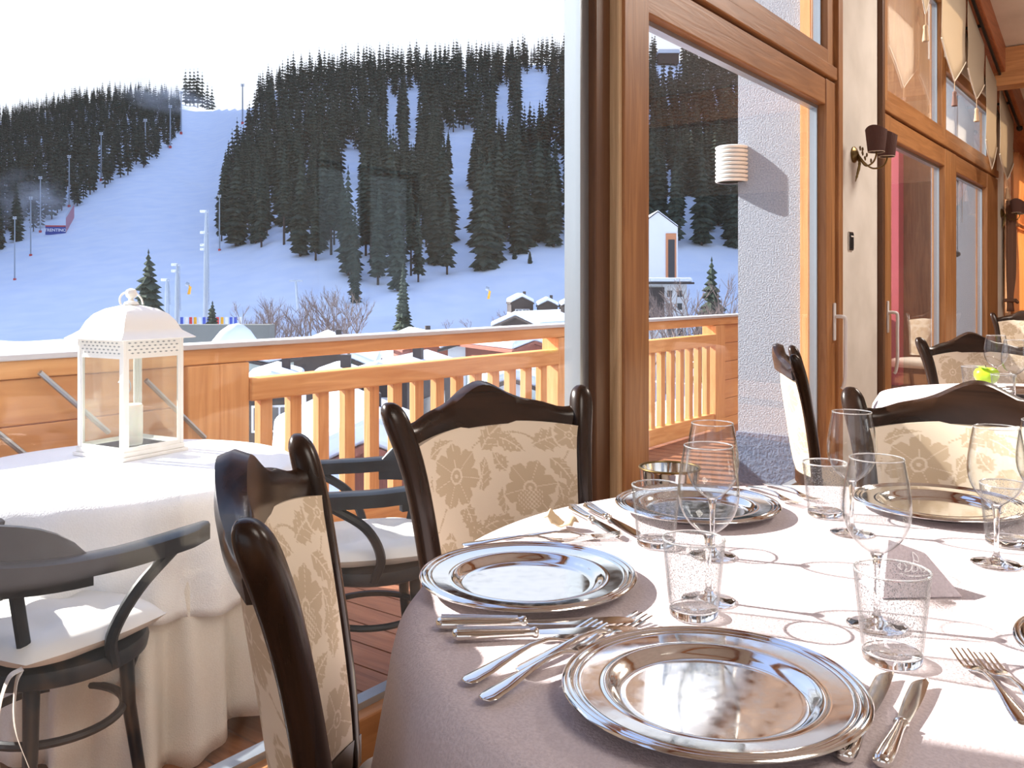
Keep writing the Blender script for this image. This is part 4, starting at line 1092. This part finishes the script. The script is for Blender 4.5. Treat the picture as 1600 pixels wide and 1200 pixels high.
for pts in ([(.25,.52),(.30,.66),(.38,.56),(.33,.48),(.42,.5),(.5,.62),(.46,.5),(.55,.52),(.6,.62),(.64,.5),(.72,.56)],[(.56,.72),(.60,.88),(.68,.82),(.64,.70),(.56,.72)],[(.24,.44),(.4,.40),(.6,.42),(.74,.46)],[(.5,.62),(.56,.72)],[(.28,.5),(.22,.56),(.28,.62)]):
    m.tube([onface(u, v) for u, v in [(p.x, p.y) for p in catmull([(a, b, 0) for a, b in pts], 5)]], .0007, 5)
m.build('embroidery', mat('white_thread', (.95,.95,.97), .6), nk)
# crumpled tan napkin
w = az(876, 826, TZC); tn = MB(); 
rr = random.Random(4); g = []
for i in range(9):
    g.append([(-.028+.056*i/8, -.012+.030*j/6, .004+.020*abs(math.sin(i*.6+.4))*(1-abs(j-3)/4.5)+.012*(i < 2)) for j in range(7)])
m = MB(); m.loft(g, cap=False, closed=False); o = m.build('paper_napkin', mat('tan_paper', (.62,.47,.30), .8), smooth=True, fix=False)
s = o.modifiers.new('s', 'SOLIDIFY'); s.thickness = .002; o.location = w; o.rotation_euler = (0,0,cdir(1,-.5)); tag(o, 'small crumpled tan paper napkin at the table rim in front of the floral chair', 'napkin')
# ---- brass-rimmed wine cooler on a stand beyond the table
w = cw(.415, 2.36, 0); t_ = thing('wine_cooler', 'round brass-rimmed metal wine cooler behind the table by the glass door', 'wine cooler', tuple(w))
MB().lathe([(0,.56),(.055,.56),(.068,.60),(.078,.725),(.080,.73),(.077,.733),(.066,.60),(.05,.57),(0,.57)], 48).build('bucket', SILV, t_, smooth=True)
m = MB(); m.lathe([(.0785+.003*math.cos(a), .731+.003*math.sin(a)) for a in np.linspace(0,2*PI,9)], 48); m.build('rim', BRASS, t_, smooth=True)
m = MB(); m.lathe([(0,0),(.11,0),(.11,.01),(.02,.03),(.012,.06),(.012,.54),(.05,.56),(0,.56)], 32); m.build('stand', BRASS, t_, smooth=True)

# ================================================================== WALL FITTINGS
sY = 1.655
w = ay(1333, 242, sY)
sc_ = thing('wall_sconce', 'antique brass two-arm wall sconce with pleated brown shades on the cream pillar', 'wall lamp', (w.x, w.y, w.z))
def make_sconce(t_):
    MB().lathe([(0,0),(.05,0),(.052,.01),(.04,.02),(.02,.03),(0,.034)], 32).build('wall_plate', BRASS, t_, smooth=True).rotation_euler = (PI/2,0,0)
    SH = mat('pleated_brown_shade', (.10,.045,.035), .75)
    for s in (-1, 1):
        arm = catmull([(0,-.03,0),(s*.03,-.06,-.05),(s*.07,-.10,-.085),(s*.11,-.15,-.07),(s*.12,-.17,-.03),(s*.12,-.17,-.01)], 6)
        a = MB().tube(arm, .0055, 8).build('arm', BRASS, t_, smooth=True)
        MB().lathe([(0,-.012),(.02,-.008),(.028,.002),(.02,.004),(.008,.004),(.008,.03),(0,.03)], 20, (s*.12,-.17,0)).build('candle_cup', BRASS, t_, smooth=True)
        m = MB(); n = 120; rg = []
        for z, r in ((-.012,.054),(.0,.056),(.06,.064),(.115,.071),(.13,.072)):
            rg.append([((r+.0016*(j % 2))*math.cos(2*PI*j/n)+s*.12, (r+.0016*(j % 2))*math.sin(2*PI*j/n)*.85-.17, z+(.012*math.cos(2*PI*j/n*2) if z > .12 else 0)) for j in range(n)])
        m.loft(rg, cap=False); o = m.build('lamp_shade', SH, t_, smooth=False, fix=False); sm = o.modifiers.new('s', 'SOLIDIFY'); sm.thickness = .0015
        m = MB(); 
        for zz, rr_ in ((-.012,.054),): m.tube([(s*.12+rr_*math.cos(b)*1.02, -.17+rr_*math.sin(b)*.87, zz) for b in np.linspace(0,2*PI,33)], .0022, 6)
        m.build('shade_trim', mat('cream_trim', (.6,.5,.38), .7), o)
        m = MB()   # scrollwork
        for k in (0, 1, 2):
            c0 = Vector((s*(.025+.02*k), -.05-.02*k, .03-.035*k)); m.tube([c0+Vector((s*.016*math.cos(b)*(1-b/9), 0, .018*math.sin(b)*(1-b/9))) for b in np.linspace(0,7,22)], .003, 6)
        m.build('scroll', BRASS, t_, smooth=True)
    m = MB(); m.tube(catmull([(0,-.03,.0),(-.005,-.04,-.06),(-.01,-.03,-.12),(-.02,-.02,-.17)], 5), [.008]*3+[.012,.006,.012,.006,.012,.007,.01,.005,.009,.005,.004,.003], 8); m.build('drop_finial', BRASS, t_, smooth=True)
make_sconce(sc_)
s2 = ay(1564, 333, sY); o = dup(sc_, s2, 0, 'smaller-looking brass wall sconce on the far pillar at the right edge'); 
w = ay(1328, 377, sY); t_ = thing('light_switch', 'black light switch in a chrome frame on the cream pillar', 'switch', tuple(w))
MB().box((-.045,-.009,-.058),(.045,0,.058)).build('frame', mat('chrome', (.6,.58,.55), .2, 1), t_, bevel=.003)
o = MB().box((-.037,-.014,-.050),(.037,-.008,.050)).build('rocker', BLK, t_, bevel=.003)
MB().box((-.022,-.016,.026),(.022,-.0135,.034)).build('indicator', WHITEP, o)

# pennants hanging from black rods
PEN = mat('sheer_cream_cloth', (.52,.44,.34), .85); 
def sheer():
    t, b = nodes(PEN); o = next(n for n in t.nodes if n.type == 'OUTPUT_MATERIAL')
    tl = t.nodes.new('ShaderNodeBsdfTranslucent'); tl.inputs[0].default_value = (.62,.50,.36,1); mx = t.nodes.new('ShaderNodeMixShader'); mx.inputs[0].default_value = .45
    t.links.new(b.outputs[0], mx.inputs[1]); t.links.new(tl.outputs[0], mx.inputs[2]); t.links.new(mx.outputs[0], o.inputs[0])
sheer()
TAS = mat('tassel', (.45,.30,.18), .8); TASD = mat('dark_tassel', (.16,.08,.06), .8)
def pennant(x0, x1, zt0, zt1, zs, ztip, lab, tas=None, y=1.50):
    t_ = thing('pennant', lab, 'pennant', (x0, y, ztip)); w = x1-x0; rings = []
    N = 24
    for side in (0, .004):
        for j in range(2): pass
    m = MB(); top = []; bot = []
    V = []
    for i in range(N+1):
        u = i/N; zt = zt0+(zt1-zt0)*u; zb = zs+(ztip-zs)*(1-abs(2*u-1))
        for k in range(9):
            z = zt+(zb-zt)*k/8; V.append((w*u, .004*math.sin(u*7)*(k/8)+.003*math.sin(k*.9+u*3), z-ztip))
    fs = [(i*9+k, i*9+k+1, (i+1)*9+k+1, (i+1)*9+k) for i in range(N) for k in range(8)]
    m.add(V, fs); o = m.build('cloth', PEN, t_, smooth=True, fix=False); s = o.modifiers.new('s', 'SOLIDIFY'); s.thickness = .003
    m = MB(); m.tube([Vector(V[i*9+8]) for i in range(N+1)], .006, 5); m.build('hem', mat('cream_hem', (.7,.62,.5), .8), t_)
    if tas: 
        q = MB().tube([(w/2,0,0),(w/2,0,-.08)], .003, 5).build('cord', TAS, t_)
        MB().lathe([(0,-.08),(.014,-.085),(.018,-.10),(.014,-.11),(.024,-.2),(.02,-.205),(0,-.2)], 14, (w/2,0,0)).build('tassel', tas, t_, smooth=True)
pennant(6.75, 7.25, 4.2, 4.1, 3.55, 3.20, 'cream pennant at the top edge with a small tassel, farthest left', TAS)
pennant(7.55, 8.5, 3.95, 3.72, 3.15, 2.90, 'cream pennant with a dark tassel, second from the left', TASD)
pennant(8.6, 9.4, 3.72, 3.50, 3.12, 2.92, 'cream pennant with a light tassel, in front of the upper window mullion', TAS)
pennant(9.5, 10.1, 3.42, 3.28, 2.62, 2.37, 'narrow pennant right of the light tassel, hanging lower')
pennant(10.3, 11.2, 3.30, 3.05, 2.58, 2.36, 'pale pennant over the far pillar, the lowest and rightmost one', TAS)
def rodd(x0, z0, x1, z1, lab):
    t_ = thing('curtain_rod', lab, 'rod', (x0, 1.47, z0)); d = Vector((x1-x0, 0, z1-z0)); u = d.normalized()
    MB().tube([u*-.1, d+u*.1], .014, 8).build('pole', mat('black_iron', (.02,.02,.02), .4, .5), t_, smooth=True)
    for e in (u*-.12, d+u*.12): m = MB(); m.sphere(e, .035, 10); m.build('knob', MATS['black_iron'], t_, smooth=True)
    for k in (.2,.8): MB().box((d.x*k-.012, 0, d.z*k-.012),(d.x*k+.012,.17,d.z*k+.012)).build('bracket', MATS['black_iron'], t_)
rodd(6.7, 4.22, 8.2, 3.83, 'black curtain rod carrying the two left pennants'); rodd(8.55, 3.74, 11.3, 3.03, 'black curtain rod carrying the right pennants')
# gathered orange curtain by the end window
CUR = mat('amber_curtain', (.80,.50,.26), .7)
def cur_sh():
    t, b = nodes(CUR); o = next(n for n in t.nodes if n.type == 'OUTPUT_MATERIAL'); tl = t.nodes.new('ShaderNodeBsdfTranslucent'); tl.inputs[0].default_value = (.85,.52,.26,1)
    mx = t.nodes.new('ShaderNodeMixShader'); mx.inputs[0].default_value = .6; t.links.new(b.outputs[0], mx.inputs[1]); t.links.new(tl.outputs[0], mx.inputs[2]); t.links.new(mx.outputs[0], o.inputs[0])
cur_sh()
def curtain(x0, x1, z0, z1, y, lab, mt, tie=.45, dirn=1):
    t_ = thing('curtain', lab, 'curtain', (x0, y, z0)); V = []; N, K = 90, 24
    for i in range(N+1):
        for k in range(K+1):
            u = i/N; v = k/K; z = (z1-z0)*(1-v); pin = 1-.55*math.exp(-((v-tie)/.16)**2)*1.0
            V.append(((x1-x0)*(u*pin if dirn > 0 else 1-(1-u)*pin), .035*math.sin(u*44)*(.5+.5*pin), z))
    m = MB(); m.add(V, [(i*(K+1)+k, i*(K+1)+k+1, (i+1)*(K+1)+k+1, (i+1)*(K+1)+k) for i in range(N) for k in range(K)])
    o = m.build('drape', mt, t_, smooth=True, angle=80, fix=False); s = o.modifiers.new('s', 'SOLIDIFY'); s.thickness = .002
    zz = (z1-z0)*(1-tie); w = (x1-x0)*.45; a = 0 if dirn > 0 else (x1-x0)*.55
    MB().tube([(a,-.05,zz),(a+w*.5,-.07,zz-.02),(a+w,-.05,zz),(a+w,.05,zz),(a,.05,zz),(a,-.05,zz)], .02, 6).build('tieback', mt, t_)
curtain(11.66, 13.1, .9, 2.78, 1.56, 'amber gathered curtain glowing in the sun at the right edge', CUR)
curtain(11.42, 11.68, .95, 2.2, 1.57, 'brown curtain beside the far pillar', mat('brown_curtain', (.16,.08,.05), .85), .9)

# ================================================================== OUTDOOR FURNITURE
DZ = -.12
def captain_chair():
    t_ = thing('bistro_armchair', 'x', 'chair')
    ZR = .69
    # bent rail: U plan, arms forward
    pl = catmull([(.27,-.245,0),(.15,-.262,0),(.0,-.262,0),(-.14,-.235,0),(-.24,-.14,0),(-.275,0,0),(-.24,.14,0),(-.14,.235,0),(0,.262,0),(.15,.262,0),(.27,.245,0)], 6)
    m = MB(); rg = []; k = len(pl)
    for i, p in enumerate(pl):
        tg = (pl[min(i+1,k-1)]-pl[max(i-1,0)]).normalized(); nx = Vector((tg.y,-tg.x,0)); e = min(i,k-1-i)
        w = .030*min(1, .45+e*.14); z = ZR+.012*max(0,(-p.x)/.27); h = .023
        rg.append([p+nx*w+Vector((0,0,z-h)), p+nx*w+Vector((0,0,z+h*.7)), p+nx*w*.6+Vector((0,0,z+h)), p-nx*w*.6+Vector((0,0,z+h)), p-nx*w+Vector((0,0,z+h*.7)), p-nx*w+Vector((0,0,z-h))])
    m.loft(rg); m.build('arm_rail', BISTRO, t_, smooth=True, angle=50)
    m = MB(); rg = []
    for a in np.linspace(PI*.57, PI*1.43, 21):
        q = abs(a-PI)/(PI*.43); hh = .100*(1-q**5)+.012
        c, s = math.cos(a), math.sin(a)
        rg.append([(c*.288,s*.262,ZR-.05),(c*.288,s*.262,ZR+hh*.75),(c*.283,s*.257,ZR+hh),(c*.268,s*.245,ZR+hh),(c*.262,s*.238,ZR+hh*.75),(c*.262,s*.238,ZR-.05)])
    m.loft(rg); m.build('back_board', BISTRO, t_, smooth=True, angle=50)
    for a in (PI-.75,PI-.25,PI+.25,PI+.75):
        MB().tube([(math.cos(a)*.19,math.sin(a)*.19,.43),(math.cos(a)*.265,math.sin(a)*.24,ZR-.02)], .017, 8, flat=.6).build('spindle', BISTRO, t_, smooth=True)
    for s in (-1, 1):
        MB().tube(catmull([(.02,s*.215,.42),(.0,s*.235,.50),(.05,s*.262,.60),(.16,s*.262,ZR-.015)], 5), .015, 8).build('arm_support', BISTRO, t_, smooth=True)
    MB().lathe([(0,.40),(.20,.40),(.222,.41),(.226,.43),(.22,.447),(.19,.452),(0,.445)], 48).build('seat', BISTRO, t_, smooth=True)
    m = MB(); m.tube([(.165*math.cos(a), .165*math.sin(a), .26) for a in np.linspace(0,2*PI,41)], .011, 8); m.build('stretcher_ring', BISTRO, t_, smooth=True)
    for a in (.75,-.75,PI-.75,PI+.75):
        c, s = math.cos(a), math.sin(a)
        MB().tube([(c*.17,s*.17,.42),(c*.178,s*.178,.26),(c*.215,s*.215,0)], [.019,.017,.014], 10).build('leg', BISTRO, t_, smooth=True)
    for s in (-1, 1):
        m = MB(); m.tube(catmull([(.19,s*.02,.26),(.20,s*.06,.36),(.16,s*.13,.40)],5), .010, 8); m.build('bent_brace', BISTRO, t_, smooth=True)
    return t_
def cushion():
    t_ = thing('seat_cushion', 'x', 'cushion'); N = 25; V = []; 
    for sgn in (1, -1):
        for i in range(N):
            for j in range(N):
                u = -1+2*i/(N-1); v = -1+2*j/(N-1); ed = (1-abs(u)**4)*(1-abs(v)**4)
                sag = 1-.10*(1-abs(u)**2)*(abs(v)**4)-.0
                tuft = sum(math.exp(-((u-a)**2+(v-b)**2)/.03) for a in (-.4,.4) for b in (-.4,.4))
                wr = .004*math.sin(u*9+v*4)*math.sin(v*8)
                z = .036+sgn*(.038*max(0,ed)**.45*(1-.45*min(1,tuft))+wr*ed)
                V.append((u*.205*(1-.09*v*v), v*.215*(1-.09*u*u), z))
    f = []
    for b, fl in ((0,0),(N*N,1)):
        for i in range(N-1):
            for j in range(N-1):
                q = (b+i*N+j, b+(i+1)*N+j, b+(i+1)*N+j+1, b+i*N+j+1); f.append(q[::-1] if fl else q)
    m = MB(); m.add(V, f); m.build('pad', CUSH, t_, smooth=True, angle=80, fix=False)
    for s in (-1, 1):
        m = MB(); 
        for pts in ([(-.19,s*.19,.03),(-.22,s*.215,.01),(-.225,s*.22,-.08),(-.20,s*.235,-.18)],[(-.19,s*.19,.03),(-.23,s*.20,.02),(-.245,s*.19,-.07),(-.25,s*.21,-.22)]):
            P = catmull(pts, 6); m.loft([[p+Vector((.004,.011,0)), p+Vector((-.004,-.011,0)), p+Vector((-.005,-.011,.001)), p+Vector((.003,.011,.001))] for p in P])
        m.build('tie_ribbon', RIB, t_, smooth=True, fix=False)
    MB().box((.14,.195,.02),(.18,.222,.024)).build('care_label', WHITEP, t_)
    return t_
ac0 = captain_chair(); cu0 = cushion()
def armchair(cx, cy, fx, fy, lab, clab, firstp):
    w = cw(cx, cy, DZ); a = cdir(fx, fy)
    if firstp:
        ac0.location = w; ac0.rotation_euler = (0,0,a); ac0['label'] = lab; cu0.location = w+Vector((0,0,.452)); cu0.rotation_euler = (0,0,a); cu0['label'] = clab
    else:
        dup(ac0, w, a, lab); dup(cu0, w+Vector((0,0,.452)), a, clab)
armchair(-1.15, 2.24, .5, .86, 'blue-black bentwood armchair at the lower left outside the glass, seen from behind', 'white tie-on seat cushion with hanging ribbons on the lower left armchair', True)
f = Vector((-.8,.6)); c = Vector((2.09,2.15)); 
w = c; cx, cy = .6*w.x-.8*w.y, .8*w.x+.6*w.y
armchair(cx, cy, .6*f.x-.8*f.y, .8*f.x+.6*f.y, 'blue-black bentwood armchair outside between the two dining chairs, facing the lantern table', 'plump white seat cushion on the armchair between the two dining chairs', False)

# round outdoor table with two cloths
tc_ = cw(-1.24, 2.90, DZ); OR = .50; OT = .745
t_ = thing('outdoor_table', 'round outdoor table hidden under white cloths on the deck', 'table', tuple(tc_))
MB().lathe([(0,OT-.03),(OR-.01,OT-.03),(OR-.01,OT-.004),(0,OT-.004)], 64).build('tabletop', BISTRO, t_, smooth=True, angle=30)
for k in range(4):
    a = k*PI/2+.6; MB().tube([(.36*math.cos(a),.36*math.sin(a),OT-.03),(.38*math.cos(a),.38*math.sin(a),0)], .022, 8).build('leg', BISTRO, t_, smooth=True)
o = cloth_mesh(OR+.004, OT, .70, 300, .055, 11, 19, .0).build('long_tablecloth', IVORY, smooth=True, angle=80, fix=False)
s = o.modifiers.new('s','SOLIDIFY'); s.thickness = .0015; s.offset = 1; o.location = tc_; tag(o, 'ivory long skirt cloth reaching the deck under the lantern table topper', 'tablecloth')
o = cloth_mesh(OR+.022, OT+.0025, .30, 240, .030, 12, 15, .0008).build('table_topper', WCLOTH, smooth=True, angle=80, fix=False)
s = o.modifiers.new('s','SOLIDIFY'); s.thickness = .0015; s.offset = 1; o.location = tc_; tag(o, 'white topper cloth draped over the outdoor lantern table', 'tablecloth')
# lantern
ln = cw(-1.33, 3.13, DZ+OT+.0045)
la = cdir(.142,.246)+0; lt = thing('lantern', 'large cream metal lantern with glass sides and ring handle on the outdoor table', 'lantern', tuple(ln), la)
b = .122; LH = .40
MB().box((-b-.012,-b-.012,0),(b+.012,b+.012,.012)).box((-b-.004,-b-.004,.012),(b+.004,b+.004,.028)).build('base', WHITEP, lt, bevel=.003)
for sx in (-1,1):
    for sy in (-1,1):
        MB().box((sx*b-.013*(sx > 0),sy*b-.013*(sy > 0),.028),(sx*b+.013*(sx < 0),sy*b+.013*(sy < 0),LH)).build('corner_post', WHITEP, lt, bevel=.002)
for k in range(4):
    R = Matrix.Rotation(k*PI/2, 4, 'Z'); w_ = b-.013
    fr = MB().box((-w_,b-.008,.028),(w_,b-.002,.042),R).box((-w_,b-.008,LH-.062),(w_,b-.002,LH-.052),R).box((-w_,b-.008,.042),(-w_+.010,b-.002,LH-.062),R).box((w_-.010,b-.008,.042),(w_,b-.002,LH-.062),R).build('side_frame', WHITEP, lt)
    MB().box((-w_+.01,b-.006,.042),(w_-.01,b-.004,LH-.062),R).build('glass_pane', LANTG, lt)
    vb = MB().box((-w_,b-.006,LH-.052),(w_,b-.003,LH),R).build('vent_band', WHITEP, lt)
    m = MB()
    for rr_ in range(4):
        for q in range(9):
            x = -w_+.014+q*.0225+(.011 if rr_ % 2 else 0)
            if x < w_-.01: 
                z = LH-.044+rr_*.0115; m.prism([(x-.007,z),(x,z-.0028),(x+.007,z),(x,z+.0028)], 'y', b-.0075, b-.0022, R)
    m.build('vent_holes', mat('vent_dark', (.30,.33,.33), .8), vb)
def sq(h, z): 
    pts = []
    for k in range(4):
        c0 = (h*(1,-1,-1,1)[k], h*(1,1,-1,-1)[k]); c1 = (h*(1,-1,-1,1)[(k+1) % 4], h*(1,1,-1,-1)[(k+1) % 4])
        for q in range(4): pts.append((c0[0]+(c1[0]-c0[0])*q/4, c0[1]+(c1[1]-c0[1])*q/4, z))
    return pts
m = MB(); m.loft([sq(b-.01,LH),sq(b+.028,LH),sq(b+.030,LH+.003),sq(b+.012,LH+.016),sq(b-.004,LH+.028),sq(b-.008,LH+.036),sq(b-.018,LH+.06),sq(b-.036,LH+.085),sq(b-.062,LH+.103),sq(b-.09,LH+.112),sq(.012,LH+.118)])
rf = m.build('roof', WHITEP, lt, smooth=True, angle=35)
for k in (1,3):
    R = Matrix.Rotation(k*PI/2, 4, 'Z'); m = MB()
    for q in range(6):
        a = q*PI/3; c0 = Vector((.02*math.cos(a), .0, .012*math.sin(a))); 
        m.sphere((0,0,0), .001, 4)
        P = [R @ Vector((.006*math.cos(a), b-.041+.0, LH+.072+.005*math.sin(a))), R @ Vector((.018*math.cos(a), b-.044-.014*math.sin(a), LH+.074+.014*math.sin(a)))]
        m.tube(P, .0028, 6)
    m.build('flower_cutout', MATS['vent_dark'], rf)
MB().lathe([(0,LH+.11),(.026,LH+.118),(.022,LH+.126),(.010,LH+.13),(.008,LH+.138),(.016,LH+.144),(.021,LH+.156),(.016,LH+.168),(.006,LH+.173),(0,LH+.174)], 24).build('finial', WHITEP, lt, smooth=True)
m = MB(); m.tube([(.045*math.cos(a), .012*math.sin(a), LH+.128+.033*math.sin(a)) for a in np.linspace(-.3,PI+.3,24)], .0032, 8)
m.build('ring_handle', WHITEP, lt, smooth=True)
MB().lathe([(0,.0),(.036,0),(.038,.01),(.038,.135),(.034,.14),(.02,.136),(0,.134)], 32).build('pillar_candle', WAX, smooth=True)
o = bpy.data.objects['pillar_candle']; o.location = ln+Vector((0,0,.0125+.017)); tag(o, 'thick white pillar candle standing inside the lantern', 'candle')
MB().box((-.11,-.11,.012),(.11,.11,.028)).build('floor_plate', WHITEP, lt)
m = MB(); m.tube(catmull([(.0,.07,.05),(.03,.07,.09),(.02,.07,.16),(.05,.07,.22),(.03,.07,.26),(.0,.07,.24)], 6), .0018, 5)
m.build('wire_heart', ALU, lt)

# beyond the pier: red post and boarded end of the balcony
p = MB().box((-.13,-.13,-.03),(.13,.13,3.6)).build('red_post', mat('red_paint', (.55,.10,.12), .6)); p.location = (13.1,3.25,-.12); tag(p, 'red painted post outside behind the second glass door', 'post')
struct(MB().box((13.3,1.8,-.4),(13.5,4.1,5.6)).build('wall_deck_end', OAKZ))
struct(MB().box((12.9,1.85,-.4),(14,4.2,-.12)).build('floor_deck_end', DECK))

# remove nothing, finalise
for o in bpy.data.objects:
    if o.type == 'MESH' and o.parent is None and 'label' not in o and 'kind' not in o: print('UNTAGGED', o.name)

p = ay(1496, 283, 1.95); q = ay(1496, 402, 1.95); t_ = thing('wind_chime', 'dark hanging wind chime with a hook outside behind the right leaf of the far door', 'wind chime', tuple(q)); h = p.z-q.z
MB().lathe([(0,h*1.0),(.06,h*1.0),(.06,h*1.0+.01),(0,h*1.0+.015)], 16).build('top_disc', BLK, t_)
for k in range(5): MB().tube([(.045*math.cos(k*1.257), .045*math.sin(k*1.257), h), (.045*math.cos(k*1.257), .045*math.sin(k*1.257), h*.45)], .006, 6).build('chime_tube', ALU, t_, smooth=True)
m = MB(); m.tube([(0,0,h),(0,0,.05)], .004, 5); m.lathe([(0,0),(.03,.02),(.03,.05),(0,.07)], 12); m.tube([(0,0,h),(0,0,h+1.0)], .003, 4); m.build('clapper', BLK, t_)
